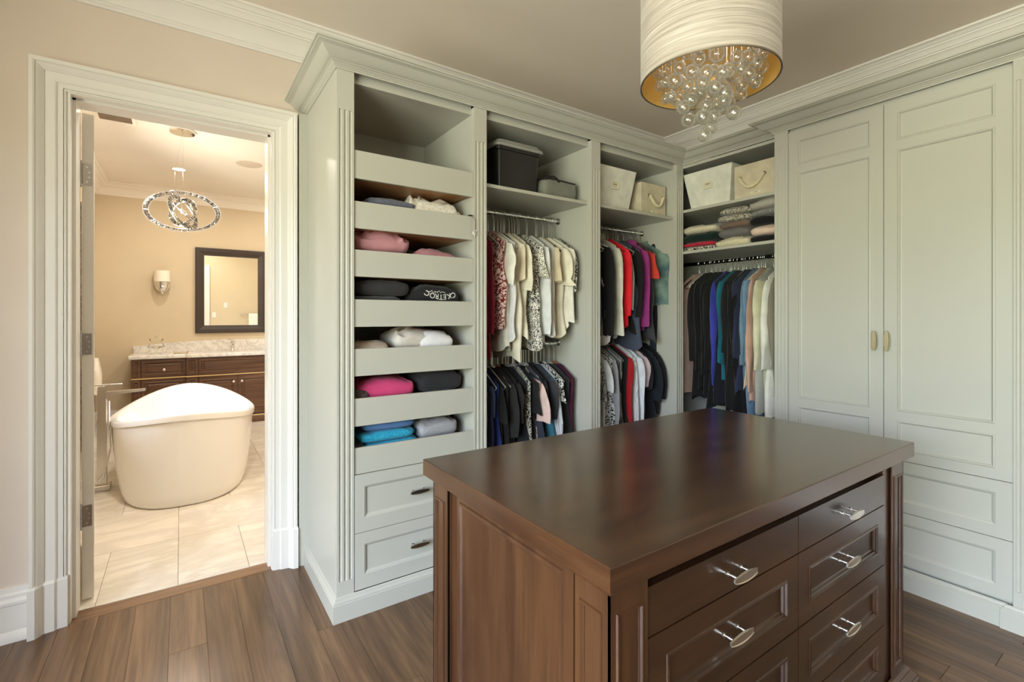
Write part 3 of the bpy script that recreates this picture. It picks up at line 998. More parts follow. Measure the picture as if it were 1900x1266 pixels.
def hanger_mesh(kind, drop=0.0):
    """hanger in local axes: rod along x, shoulders along y, rod centre at the origin"""
    key = (kind, drop)
    if key in HM:
        return HM[key]
    hk = MB()
    pts = []
    for i in range(11):
        a = R(200 - 22 * i)
        pts.append((0, 0.0165 * math.cos(a), 0.0165 * math.sin(a) + 0.0005))
    pts += [(0, 0.010, -0.026), (0, 0.001, -0.040), (0, 0, -0.074 - drop)]
    hk.tube(pts, 0.0021, 6)
    ho = hk.build('hook', HOOKM, None, 60)
    m = MB()
    thk = 0.006 if kind == 'wood' else 0.0035
    wd_ = 0.205
    L_, U_ = [], []
    for i in range(13):
        t = -1 + i / 6
        zz = -0.072 - drop - 0.115 * abs(t) ** 1.15
        L_.append((t * wd_, zz))
    hgt = 0.034 if kind in ('wood', 'teal', 'orange') else 0.013
    rings = []
    for y_, z_ in L_:
        k = 1 - 0.45 * abs(y_ / wd_)
        rings.append([(-thk, y_, z_ - hgt * k), (thk, y_, z_ - hgt * k), (thk, y_, z_), (-thk, y_, z_)])
    m.loft(rings, True, True)
    if kind not in ('wood', 'teal', 'orange'):
        m.tube([(0, -wd_ + 0.004, -0.188 - drop), (0, -wd_ + 0.01, -0.205 - drop), (0, wd_ - 0.01, -0.205 - drop), (0, wd_ - 0.004, -0.188 - drop)], 0.0028, 6)
    mo = m.build('hanger', HANG_M[kind], None, 40)
    HM[key] = (mo.data, ho.data)
    bpy.data.objects.remove(ho)
    bpy.data.objects.remove(mo)
    return HM[key]


def hanger(pos, rot, kind, label, group, drop=0.0):
    a, b = hanger_mesh(kind, drop)
    o = bpy.data.objects.new('clothes_hanger', a)
    COL.objects.link(o)
    o.location = pos
    o.rotation_euler = (0, 0, rot)
    tag(o, label, 'hanger', group)
    h = bpy.data.objects.new('hook', b)
    COL.objects.link(h)
    h.parent = o
    return o


def shoulder(v, w, slope=0.56, neck=0.055):
    a = abs(v)
    return -0.078 - slope * max(0, a - neck) - (0.012 * (1 - a / neck) if a < neck else 0)


def body_mesh(w, hw, L, th, seed, M=28, Nr=15, slope=0.56, flare=1.0, fold=1.0):
    rg = random.Random(seed)
    ph = [rg.uniform(0, 6.28) for _ in range(8)]
    hem_j = rg.uniform(-0.5, 0.5)
    rings = []
    for i in range(Nr + 1):
        t = i / Nr
        ring = []
        for j_ in range(M):
            a = 2 * math.pi * j_ / M
            cs, sn = math.cos(a), math.sin(a)
            v0 = w * math.copysign(abs(cs) ** 0.75, cs)
            zs = shoulder(v0, w, slope)
            W_ = w + (hw - w) * (t ** 0.8)
            # the cloth hangs in from the shoulder tip below the arm
            W_ *= 1 - 0.10 * math.exp(-((t - 0.28) / 0.18) ** 2)
            v = W_ * math.copysign(abs(cs) ** 0.75, cs)
            zh = -0.078 - L + 0.018 * math.sin(3 * a + ph[0]) * fold + 0.02 * hem_j * cs
            z = zs + (zh - zs) * t
            th_t = 0.006 + (th - 0.006) * min(1, (t / 0.35)) ** 0.7
            th_t *= 1 + (flare - 1) * t
            u = th_t * math.copysign(abs(sn) ** 0.8, sn)
            f = min(1, t * 2.2)
            u += fold * f * (0.007 * math.sin(5.2 * cs * 3.1 + ph[1] + 1.5 * t) * abs(sn) + 0.006 * math.sin(2.1 * cs + ph[2] + 2.2 * t))
            v += fold * f * 0.012 * math.sin(2.6 * t * 3.1 + ph[3] + (0 if cs > 0 else 1.7))
            n3 = noise.noise(Vector((v * 9 + seed, u * 20, z * 5)))
            u += fold * f * 0.010 * n3
            v += fold * f * 0.012 * noise.noise(Vector((u * 20 + seed * 3.1, z * 6, sn)))
            ring.append((u, v, z))
        rings.append(ring)
    return MB().loft(rings)


def sleeve_mesh(w, side, L, r0, r1, th, seed, slope=0.56, out=0.35, gather=0.0, M=14):
    rg = random.Random(seed * 7 + (3 if side > 0 else 5))
    ph = [rg.uniform(0, 6.28) for _ in range(4)]
    Nr = max(6, int(L / 0.045))
    v, z = w - r0 * 0.55, shoulder(w, w, slope) + 0.004
    rings = []
    for i in range(Nr + 1):
        t = i / Nr
        rr = r0 + (r1 - r0) * t
        if gather:
            rr = r0 * (1 + 0.25 * math.sin(math.pi * min(1, t * 1.1))) if t < 0.86 else r1 * (1 + 0.35 * (t - 0.86) / 0.14)
        tt = th * (1.0 - 0.35 * t) if i else th * 0.6
        k = out * math.exp(-t * L / 0.10)
        vv = v + 0.045 * (1 - math.exp(-t * L / 0.08)) + 0.012 * math.sin(4 * t + ph[3])
        zz = z - t * L
        ring = []
        for j_ in range(M):
            a = 2 * math.pi * j_ / M
            y_ = rr * math.cos(a)
            x_ = tt * math.sin(a)
            n3 = noise.noise(Vector((y_ * 14 + seed, zz * 10, x_ * 22)))
            x_ += 0.007 * n3 * min(1, t * 3) + (0.004 * math.sin(7 * t * (2 if gather else 1) + a * 2 + ph[0]))
            y_ += 0.006 * math.sin(6 * t + ph[1] + a)
            ring.append((x_, side * (vv + y_), zz - k * y_ * 1.0 + 0.006 * math.sin(a * 2 + ph[2]) * t))
        rings.append(ring)
    return MB().loft(rings)


def garment(name, cat, label, group, mat, pos, rot, L, w=0.195, hw=None, th=0.022, sl=None, slr=(0.072, 0.066), seed=1, slope=0.56, flare=1.0, fold=1.0, collar=None, gather=0.0, hood=None, cuff=None, cmat=None, slv_mat=None):
    o = body_mesh(w, hw or w * 1.06, L, th, seed, slope=slope, flare=flare, fold=fold).build(name, mat, None, 70)
    o.location = pos
    o.rotation_euler = (0, 0, rot)
    tag(o, label, cat, group)
    if sl:
        for side in (-1, 1):
            s_ = sleeve_mesh(w, side, sl, slr[0], slr[1], max(0.014, th * 0.75), seed, slope, gather=gather).build('sleeve', slv_mat or mat, o, 70)
            if cuff:
                c = MB()
                zz = shoulder(w, w, slope) + 0.004 - sl
                vv = w - slr[0] * 0.55 + 0.045
                ring = lambda k, z_: [(0.014 * k * math.sin(2 * math.pi * q / 14), side * (vv + slr[1] * 1.04 * k * math.cos(2 * math.pi * q / 14)), z_) for q in range(14)]
                c.loft([ring(1.0, zz + 0.07), ring(1.08, zz + 0.066), ring(1.08, zz + 0.004), ring(1.0, zz)]).build('cuff', cmat or mat, s_, 60)
    if collar:
        c = MB()
        rings = []
        for i in range(17):
            a = 2 * math.pi * i / 16
            yy, xx = 0.062 * math.cos(a), 0.016 * math.sin(a)
            zz = -0.080 - 0.010 * abs(math.sin(a))
            rings.append([(xx * 0.9, yy * 0.95, zz - 0.004), (xx * 1.35, yy * 1.12, zz - 0.012), (xx * 1.2, yy * 1.04, zz + collar), (xx * 0.85, yy * 0.92, zz + collar)])
        c.loft(rings).build('collar', cmat or mat, o, 50)
    if hood:
        c = MB()
        c.ball((0.012, -0.055, -0.115), 0.062, 18, 12, (0.5, 1.1, 0.85))
        c.v = [(x + 0.012 * noise.noise(Vector((x * 30, y * 30 + seed, z * 30))), y + 0.014 * noise.noise(Vector((x * 25 + 9, y * 25, z * 25))), z + 0.012 * noise.noise(Vector((x * 25, y * 25, z * 25 + 5)))) for x, y, z in c.v]
        c.build('hood', cmat or mat, o, 70)
    return o


FW, RT = Vector((0.56557, 0.82471)), Vector((0.82471, -0.56557))


def px_dir(px):
    s_ = (px - 950) / 895.5
    return (FW[0] + s_ * RT[0], FW[1] + s_ * RT[1])


def x_on_y(px, y):
    d = px_dir(px)
    return y * d[0] / d[1]


def y_on_x(px, x):
    d = px_dir(px)
    return x * d[1] / d[0]


gseed = [100]


def hang_row(rows, group, axis, rodpos, rodz, front, hlabel, hgroup, drop=0.0, dl=0.0):
    """rows: (px, name, cat, label, rgb, pattern, rgb2, scale, L, opts, hanger kind)"""
    for (px, nm, cat, lab, rgb, pat, rgb2, sc, L, op, hk) in rows:
        gseed[0] += 1
        rg = random.Random(gseed[0])
        op = dict(op)
        fr = op.pop('front', None)
        fr = rodpos - ((op.get('w', 0.195) + 0.07) if 'sl' in op else (op.get('w', 0.195) + 0.005))
        if axis == 'x':
            p = Vector((x_on_y(px, fr), rodpos, rodz))
            rot = R(op.pop('yaw', rg.uniform(-5, 4)))
        else:
            p = Vector((rodpos, y_on_x(px, fr), rodz))
            rot = R(-90 + op.pop('yaw', rg.uniform(-4, 4)))
        mats = {}
        for k in ('cmat', 'slv_mat'):
            if k in op:
                mats[k] = fabric(*op.pop(k))
        garment(nm, cat, lab, group, fabric(rgb, pat, rgb2, sc), p - Vector((0, 0, drop)), rot, L + dl, seed=gseed[0], **op, **mats)
        wds = lab.replace(',', '').split()[:11]
        while wds[-1] in STOP:
            wds.pop()
        hanger(p, rot, hk, '%s hanger holding the %s' % (HK_NAME[hk], ' '.join(wds)), hgroup[hk] if isinstance(hgroup, dict) else hgroup, drop)


SS = dict(sl=0.20)                      # short sleeves
LS = dict(sl=0.56, slr=(0.068, 0.046))  # long sleeves
NS = dict(w=0.225)                       # sleeveless


def D(a, **k):
    d = dict(a)
    d.update(k)
    return d


W_ = (236, 234, 228)
U2 = [
    (908, 'blouse', 'blouse', 'bright crimson sleeveless blouse, leftmost on the upper rod beside the trays', (168, 28, 62), 'plain', W_, 1, 0.66, D(NS, th=0.020), 'grey'),
    (922, 'tunic', 'tunic', 'long dark red tunic hanging between a crimson blouse and a red patterned top', (112, 14, 36), 'plain', W_, 1, 0.78, D(LS, th=0.026, w=0.205), 'grey'),
    (934, 'jersey_shirt', 'top', 'dark red and cream patterned top hanging beside the long dark red tunic', (122, 20, 32), 'floral', (240, 216, 208), 0.8, 0.60, D(NS, w=0.225, th=0.022), 'grey'),
    (944, 'blouse', 'blouse', 'pale pinkish white blouse right of the red patterned top', (222, 210, 202), 'plain', W_, 1, 0.52, D(SS, th=0.020, sl=0.26, w=0.165), 'white'),
    (954, 'shirt', 'shirt', 'cool white shirt with a low hem behind the pale pinkish blouse', (226, 226, 228), 'plain', W_, 1, 0.68, D(NS, w=0.225, th=0.022), 'white'),
    (961, 'blouse', 'blouse', 'ivory blouse with gathered elbow sleeves on a slate blue hanger', (232, 230, 218), 'plain', W_, 1, 0.74, dict(sl=0.27, slr=(0.088, 0.060), gather=1.0, th=0.034, front=2.37, yaw=-7), 'teal'),
    (972, 'tunic', 'tunic', 'cream tunic whose slanted hem hangs lowest of the pale tops', (226, 220, 202), 'plain', W_, 1, 0.80, D(NS, w=0.225, th=0.03, hw=0.21), 'grey'),
    (981, 'blouse', 'blouse', 'champagne satin blouse hanging on an orange card hanger', (214, 202, 178), 'plain', W_, 1, 0.62, D(SS, sl=0.24, th=0.022), 'orange'),
    (990, 'jersey_shirt', 'top', 'soft cream top with a pointed side hem left of a black floral top', (224, 218, 198), 'plain', W_, 1, 0.66, D(SS, sl=0.30, th=0.022), 'grey'),
    (1000, 'blouse', 'blouse', 'long black and white floral blouse on a slate blue hanger', (28, 28, 30), 'floral', (230, 226, 216), 1.5, 0.74, D(NS, w=0.225, th=0.024), 'teal'),
    (1009, 'blouse', 'blouse', 'white blouse with fine black specks and wide short sleeves', (40, 40, 40), 'spots', (228, 226, 212), 1.6, 0.56, dict(sl=0.22, slr=(0.085, 0.10), th=0.022, front=2.38), 'green'),
    (1023, 'shirt', 'shirt', 'pale grey-white shirt with a broad long sleeve facing out', (216, 218, 216), 'plain', W_, 1, 0.70, D(LS, th=0.032, sl=0.58, slr=(0.085, 0.07), front=2.36), 'white'),
    (1034, 'jersey_shirt', 'top', 'greyish white top right behind the broad-sleeved pale shirt', (208, 206, 202), 'plain', W_, 1, 0.66, D(NS, w=0.225, th=0.02), 'grey'),
    (1043, 'blouse', 'blouse', 'beige short-sleeved blouse between two ivory tops', (206, 192, 164), 'plain', W_, 1, 0.60, D(SS, sl=0.24, slr=(0.078, 0.09), th=0.024), 'grey'),
    (1055, 'blouse', 'blouse', 'ivory blouse with fluttering tiered sleeves on a green hanger', (230, 224, 204), 'plain', W_, 1, 0.66, dict(sl=0.26, slr=(0.08, 0.105), th=0.034, front=2.37, gather=0.8), 'green'),
    (1066, 'shirt', 'shirt', 'narrow warm white shirt, last pale one before the black leaf print', (228, 224, 212), 'plain', W_, 1, 0.62, D(LS, th=0.02, sl=0.50), 'white'),
    (1075, 'blouse', 'blouse', 'black and white leaf print blouse, rightmost on its rod', (24, 26, 26), 'leopard', (206, 208, 200), 1.0, 0.54, D(SS, sl=0.30, th=0.024), 'black'),
]
HK_NAME = {'grey': 'slim grey', 'white': 'white plastic', 'black': 'slim black', 'green': 'green plastic', 'teal': 'slate blue', 'orange': 'orange card', 'wood': 'honey wooden', 'pink': 'pink'}
STOP = ('a', 'an', 'the', 'of', 'on', 'in', 'and', 'with', 'right', 'left', 'beside', 'behind', 'under', 'one', 'its', 'at', 'just', 'last', 'only', 'from', 'between', 'by', 'thin', 'short', 'honey', 'slate', 'green', 'long', 'pale', 'wide', 'two', 'second')
hl = lambda place: None
hg_ = lambda place: {k: '%s hangers on the %s' % (k, place) for k in HANG_M}
pl1 = 'upper rod below the black tote'
hang_row(U2, 'pale tops on the upper rod below the tote', 'x', RODY, RODZ, 2.395, hl(pl1), hg_(pl1), 0.05)
K = (22, 22, 24)
L2 = [
    (903, 'jersey_shirt', 'top', 'dark brown-black top with a drooping sleeve, leftmost on the lower rod', (44, 38, 38), 'plain', W_, 1, 0.62, D(SS, sl=0.28), 'grey'),
    (911, 'shirt', 'shirt', 'navy shirt hanging left of the bright navy one', (32, 38, 66), 'plain', W_, 1, 0.66, D(LS, sl=0.5), 'grey'),
    (920, 'shirt', 'shirt', 'slate navy shirt with a smooth rounded shoulder on lower rod', (58, 66, 96), 'plain', W_, 1, 0.66, D(SS, th=0.02), 'grey'),
    (931, 'jersey_shirt', 'top', 'bright navy blue top hanging from a green hanger', (34, 50, 112), 'plain', W_, 1, 0.70, D(NS, w=0.225, th=0.024), 'green'),
    (940, 'jersey_shirt', 'top', 'black top with a short open sleeve right of the bright navy top', K, 'plain', W_, 1, 0.64, D(SS, sl=0.24), 'white'),
    (949, 'dress', 'dress', 'plain black dress, second black piece right of the bright navy top', (28, 27, 29), 'plain', W_, 1, 0.76, D(NS, th=0.024), 'white'),
    (958, 'jersey_shirt', 'top', 'black top with a square-ended half sleeve in front of a black dress', (34, 33, 33), 'plain', W_, 1, 0.66, D(SS, sl=0.34, slr=(0.066, 0.060), front=2.37), 'white'),
    (968, 'blouse', 'blouse', 'black blouse with a dusty pink neck label', (30, 28, 28), 'plain', W_, 1, 0.70, D(SS, sl=0.26), 'pink'),
    (977, 'jersey_shirt', 'top', 'midnight blue-black top left of the leopard print dress', (20, 24, 32), 'plain', W_, 1, 0.74, D(NS, w=0.225, th=0.026), 'grey'),
    (990, 'dress', 'dress', 'long black and white leopard print dress on the lower rod', (22, 22, 22), 'leopard', (226, 224, 214), 1.25, 0.80, D(NS, w=0.225, th=0.028, front=2.36), 'white'),
    (1000, 'jersey_shirt', 'top', 'black top wedged right behind the leopard print dress', (24, 24, 26), 'plain', W_, 1, 0.72, D(SS, sl=0.22), 'white'),
    (1007, 'jersey_shirt', 'top', 'charcoal navy top, narrow, between leopard dress and pink-lined sleeve', (44, 48, 62), 'plain', W_, 1, 0.72, D(NS, w=0.225), 'grey'),
    (1014, 'blouse', 'blouse', 'black blouse with white spots and a pale pink flared cuff', (24, 22, 22), 'spots', (226, 218, 208), 1.5, 0.50, dict(sl=0.27, slr=(0.075, 0.11), front=2.37, slv_mat=((214, 186, 178), 'plain')), 'grey'),
    (1022, 'jersey_shirt', 'top', 'black tee with a small white mark on its shoulder', (32, 32, 34), 'plain', W_, 1, 0.68, D(SS, sl=0.25), 'white'),
    (1031, 'dress', 'dress', 'teal blue dress half hidden under a charcoal sleeve', (44, 92, 110), 'plain', W_, 1, 0.78, D(NS, w=0.225, th=0.03, flare=1.3), 'grey'),
    (1036, 'shirt', 'shirt', 'charcoal tee whose sleeve overlaps the teal dress', (52, 52, 58), 'plain', W_, 1, 0.52, D(SS, sl=0.26, front=2.36), 'teal'),
    (1043, 'shirt', 'shirt', 'light grey striped shirt on the lower rod right of the teal dress', (198, 200, 206), 'pinstripe', (160, 164, 174), 2.5, 0.58, D(LS, sl=0.48, th=0.02, front=2.39), 'white'),
    (1050, 'blouse', 'blouse', 'black and white bold print blouse left of the charcoal cardigan', (24, 24, 26), 'floral', (232, 232, 228), 0.9, 0.74, D(SS, sl=0.16, th=0.02), 'black'),
    (1058, 'cardigan', 'cardigan', 'long charcoal cardigan beside the plum one', (38, 40, 42), 'plain', W_, 1, 0.76, D(NS, w=0.225, th=0.03), 'grey'),
    (1069, 'cardigan', 'cardigan', 'plum cardigan on a honey wooden hanger, rightmost on lower rod', (72, 26, 54), 'plain', W_, 1, 0.76, D(NS, w=0.225, th=0.024), 'wood'),
]
pl2 = 'lower rod below the pale tops'
hang_row(L2, 'dark tops on the lower rod', 'x', RODY, RODL, 2.395, hl(pl2), hg_(pl2), 0.05, 0.08)
U3 = [
    (1112, 'sweater', 'sweater', 'grey sweater with a ribbed grey cuff beside the fluted post', (150, 150, 148), 'heather', (172, 172, 168), 1, 0.72, D(LS, sl=0.66), 'grey'),
    (1121, 'jacket', 'jacket', 'navy jacket with bunched navy cuffs left of a black hoodie', (30, 34, 54), 'plain', W_, 1, 0.62, D(LS, sl=0.60), 'pink'),
    (1129, 'blouse', 'blouse', 'white ruffled blouse squeezed between navy jacket and black hoodie', (214, 210, 206), 'plain', W_, 1, 0.72, D(NS, w=0.225, th=0.018), 'grey'),
    (1139, 'sweater', 'sweater', 'black sweater with a wide plain sleeve on the upper rod', (30, 30, 31), 'plain', W_, 1, 0.68, D(LS, sl=0.64, slr=(0.082, 0.066), th=0.032, front=2.40), 'black'),
    (1157, 'sweatshirt', 'sweatshirt', 'light beige-grey sweatshirt with high collar right of a black sweater', (206, 204, 190), 'plain', W_, 1, 0.68, D(LS, sl=0.64, slr=(0.078, 0.06), th=0.034, collar=0.03, front=2.40), 'grey'),
    (1171, 'tunic', 'tunic', 'bright red long-sleeved tunic', (222, 34, 48), 'plain', W_, 1, 0.60, D(LS, sl=0.50, th=0.022), 'white'),
    (1178, 'jersey_shirt', 'top', 'grey knit top hanging right of the bright red tunic', (140, 140, 136), 'heather', (110, 110, 110), 1, 0.58, D(LS, sl=0.46, th=0.02), 'white'),
    (1186, 'dress', 'dress', 'slate navy dress with a straight wide hem', (68, 74, 92), 'plain', W_, 1, 0.76, D(NS, w=0.225, th=0.034), 'teal'),
    (1196, 'jacket', 'jacket', 'black jacket just left of the purple raincoat', (26, 25, 27), 'plain', W_, 1, 0.64, D(LS, sl=0.52, th=0.03), 'grey'),
    (1207, 'raincoat', 'raincoat', 'magenta purple raincoat with a crumpled hood', (146, 54, 122), 'plain', W_, 1, 0.62, D(LS, sl=0.58, slr=(0.08, 0.06), th=0.03, hood=1, front=2.39), 'grey'),
    (1215, 'jersey_shirt', 'top', 'dark grey top between raincoat and coral tee', (62, 62, 66), 'plain', W_, 1, 0.72, D(NS, w=0.225), 'white'),
    (1224, 'tee_shirt', 't-shirt', 'coral red tee with one short pointed sleeve', (206, 66, 56), 'plain', W_, 1, 0.44, D(SS, sl=0.22), 'white'),
    (1240, 'denim_shirt', 'shirt', 'faded blue denim shirt at the end of the upper rod', (74, 104, 112), 'denim', (140, 164, 150), 1, 0.36, D(LS, sl=0.42, slr=(0.085, 0.07), th=0.034, front=2.40, collar=0.02), 'black'),
]
pl3 = 'upper rod holding the raincoat'
hang_row(U3, 'coats and sweaters on the upper rod', 'x', RODY, RODZ, 2.42, hl(pl3), hg_(pl3), 0.005, 0.05)
L3 = [
    (1113, 'jersey_shirt', 'top', 'pale grey top against the fluted post on the lower rod', (168, 164, 160), 'plain', W_, 1, 0.70, D(SS, sl=0.16), 'white'),
    (1121, 'blouse', 'blouse', 'black and grey fine patterned blouse on the lower rod', (34, 34, 34), 'floral', (170, 168, 160), 1.6, 0.72, D(SS, sl=0.30, th=0.024), 'white'),
    (1131, 'tee_shirt', 't-shirt', 'light grey tee with a wide square short sleeve', (204, 204, 206), 'plain', W_, 1, 0.70, D(SS, sl=0.24, slr=(0.075, 0.085), front=2.41), 'grey'),
    (1140, 'blouse', 'blouse', 'black blouse with sparse white spots right of a light grey tee', (22, 22, 24), 'spots', (196, 196, 192), 0.9, 0.70, D(NS, w=0.225), 'white'),
    (1149, 'cardigan', 'cardigan', 'mid grey cardigan with a high neck on the lower rod', (132, 130, 134), 'heather', (150, 150, 156), 1, 0.70, D(LS, sl=0.52, th=0.026, collar=0.02), 'black'),
    (1157, 'blouse', 'blouse', 'charcoal pinstripe blouse between grey cardigan and black top', (60, 58, 60), 'pinstripe', (150, 148, 148), 2.2, 0.70, D(NS, w=0.225), 'grey'),
    (1166, 'jersey_shirt', 'top', 'black top with pale hanger edge left of the dark red shirt', (26, 26, 26), 'plain', W_, 1, 0.72, D(NS, w=0.225), 'white'),
    (1176, 'shirt', 'shirt', 'glossy dark red shirt on the lower rod', (158, 24, 34), 'plain', W_, 1, 0.72, D(LS, sl=0.60, th=0.026, front=2.41), 'white'),
    (1188, 'shirt', 'shirt', 'off-white striped shirt right of the dark red one', (214, 212, 208), 'pinstripe', (176, 180, 190), 2.5, 0.72, D(LS, sl=0.60, th=0.026, front=2.41), 'grey'),
    (1198, 'shirt', 'shirt', 'pale blue-white shirt with soft vertical folds', (208, 212, 220), 'plain', W_, 1, 0.72, D(LS, sl=0.62, slr=(0.08, 0.07), th=0.03, front=2.40), 'white'),
    (1207, 'tee_shirt', 't-shirt', 'lavender pink tee with a turned-up short sleeve', (190, 172, 178), 'plain', W_, 1, 0.68, D(SS, sl=0.24), 'pink'),
    (1215, 'jersey_shirt', 'top', 'black top with a tiny white badge on its side', (30, 29, 32), 'plain', W_, 1, 0.70, D(SS, sl=0.26, th=0.026), 'green'),
    (1227, 'blouse', 'blouse', 'blue-black blouse with a draped side near the partition', (28, 34, 42), 'plain', W_, 1, 0.70, D(SS, sl=0.36, th=0.034, front=2.40), 'white'),
    (1238, 'jacket', 'jacket', 'short black jacket at the far end of the lower rod', (24, 24, 26), 'plain', W_, 1, 0.42, D(SS, sl=0.34, th=0.02), 'black'),
]
pl4 = 'lower rod under the raincoat'
hang_row(L3, 'shirts on the lower rod under the raincoat', 'x', RODY, RODL3, 2.42, hl(pl4), hg_(pl4), 0.01, 0.1)
sc_ = body_mesh(0.03, 0.045, 0.98, 0.016, 991, M=16, Nr=16, slope=0.1, fold=0.6).build('scarf', fabric((40, 44, 56)), None, 70)
sc_.location = (x_on_y(1213, 2.50), 2.50, RODZ)
tag(sc_, 'long narrow charcoal scarf dangling below the magenta raincoat', 'scarf')
CR = [
    (1280, 'jersey_shirt', 'top', 'black top with white bands near its hem in the corner bay', (26, 24, 26), 'plain', W_, 1, 0.86, D(LS, sl=0.60), 'black'),
    (1265, 'dress', 'dress', 'long dusty beige dress at the dark left end of the corner rod', (176, 146, 132), 'plain', W_, 1, 0.84, D(NS, w=0.225), 'grey'),
    (1289, 'jacket', 'jacket', 'black jacket with one thin white piping line down its sleeve', (18, 18, 18), 'plain', W_, 1, 0.76, D(LS, sl=0.66, th=0.03), 'grey'),
    (1297, 'sweater', 'sweater', 'black sweater with a bright green neck label', (20, 20, 21), 'plain', W_, 1, 0.84, D(LS, sl=0.70, th=0.034), 'white'),
    (1306, 'cardigan', 'cardigan', 'black long cardigan left of the cobalt dress', (24, 24, 24), 'plain', W_, 1, 0.92, D(LS, sl=0.66, th=0.03), 'grey'),
    (1316, 'dress', 'dress', 'vivid cobalt blue dress', (62, 68, 176), 'plain', W_, 1, 0.80, D(LS, sl=0.76, slr=(0.062, 0.058), th=0.024, front=3.16), 'white'),
    (1324, 'jersey_shirt', 'top', 'inky navy top directly right of the cobalt dress', (24, 26, 40), 'plain', W_, 1, 0.86, D(NS, w=0.225), 'white'),
    (1331, 'sweater', 'sweater', 'deep teal sweater with a narrow sleeve', (24, 104, 124), 'plain', W_, 1, 0.68, D(LS, sl=0.60, slr=(0.062, 0.05), th=0.022), 'white'),
    (1339, 'cardigan', 'cardigan', 'black cardigan right of the teal sweater', (30, 30, 30), 'plain', W_, 1, 0.72, D(LS, sl=0.52, th=0.03), 'white'),
    (1347, 'dress', 'dress', 'black dress with a grey ribbed hem in the corner bay', (26, 26, 25), 'plain', W_, 1, 0.90, D(NS, w=0.225, th=0.03), 'white'),
    (1354, 'coat', 'coat', 'black coat, last dark piece before the blues', (20, 20, 22), 'plain', W_, 1, 0.94, D(LS, sl=0.62, th=0.032), 'white'),
    (1361, 'shirt', 'shirt', 'navy blue shirt just left of the steel blue one', (44, 52, 78), 'plain', W_, 1, 0.78, D(LS, sl=0.56), 'black'),
    (1368, 'shirt', 'shirt', 'steel blue shirt with a turned-back cuff', (112, 140, 160), 'plain', W_, 1, 0.74, D(LS, sl=0.60, slr=(0.07, 0.056), th=0.026, cuff=1, front=3.15), 'black'),
    (1374, 'shirt', 'shirt', 'light blue long shirt right of the steel blue one', (116, 146, 178), 'plain', W_, 1, 0.96, D(LS, sl=0.58, th=0.02), 'grey'),
    (1381, 'dress', 'dress', 'dusty pink dress with slim sleeve', (204, 168, 150), 'plain', W_, 1, 0.82, D(LS, sl=0.78, slr=(0.062, 0.044), th=0.022, front=3.16), 'wood'),
    (1387, 'blouse', 'blouse', 'narrow cream blouse right of the dusty pink dress', (226, 214, 186), 'plain', W_, 1, 0.72, D(NS, w=0.225, th=0.018), 'white'),
    (1397, 'cardigan', 'cardigan', 'sage cream cardigan with a wide sleeve in the corner bay', (214, 212, 182), 'plain', W_, 1, 0.86, D(LS, sl=0.62, slr=(0.082, 0.07), th=0.034, front=3.15), 'grey'),
    (1406, 'jersey_shirt', 'top', 'pale grey top between two cream knits', (182, 182, 172), 'heather', (160, 160, 152), 1, 0.88, D(NS, w=0.225, th=0.024), 'white'),
    (1417, 'sweater', 'sweater', 'white sweater with a long loose sleeve beside the wardrobe', (232, 230, 218), 'plain', W_, 1, 0.92, D(LS, sl=0.62, slr=(0.078, 0.06), th=0.034, front=3.15), 'white'),
    (1430, 'cardigan', 'cardigan', 'taupe heather cardigan half hidden by the wardrobe post', (150, 142, 124), 'heather', (128, 122, 108), 1, 0.76, D(LS, sl=0.60, th=0.03), 'white'),
]
pl5 = 'dark rod in the corner bay'
hang_row(CR, 'long clothes in the corner bay', 'y', CRX, CRZ, 3.185, hl(pl5), hg_(pl5), 0.0, 0.10)
# spare hooks between the clothes
rg = random.Random(4)
for x0, x1, z, pl, dp in ((1.42, 2.13, RODZ, pl1, 0.05), (1.42, 2.12, RODL, pl2, 0.05), (2.30, 2.98, RODZ, pl3, 0.005), (2.30, 2.98, RODL3, pl4, 0.01)):
    for i in range(13):
        hanger(Vector((x0 + (x1 - x0) * (i + rg.random()) / 13, RODY, z)), R(rg.uniform(-4, 4)), rg.choice(('grey', 'white', 'black')), 'spare slim hanger squeezed in on the ' + pl, 'spare hangers on the ' + pl, dp)
for i in range(9):
    hanger(Vector((CRX, 1.68 + 0.72 * (i + rg.random()) / 9, CRZ)), R(-90 + rg.uniform(-4, 4)), rg.choice(('white', 'white', 'black')), 'spare slim hanger squeezed in on the ' + pl5, 'spare hangers on the ' + pl5)


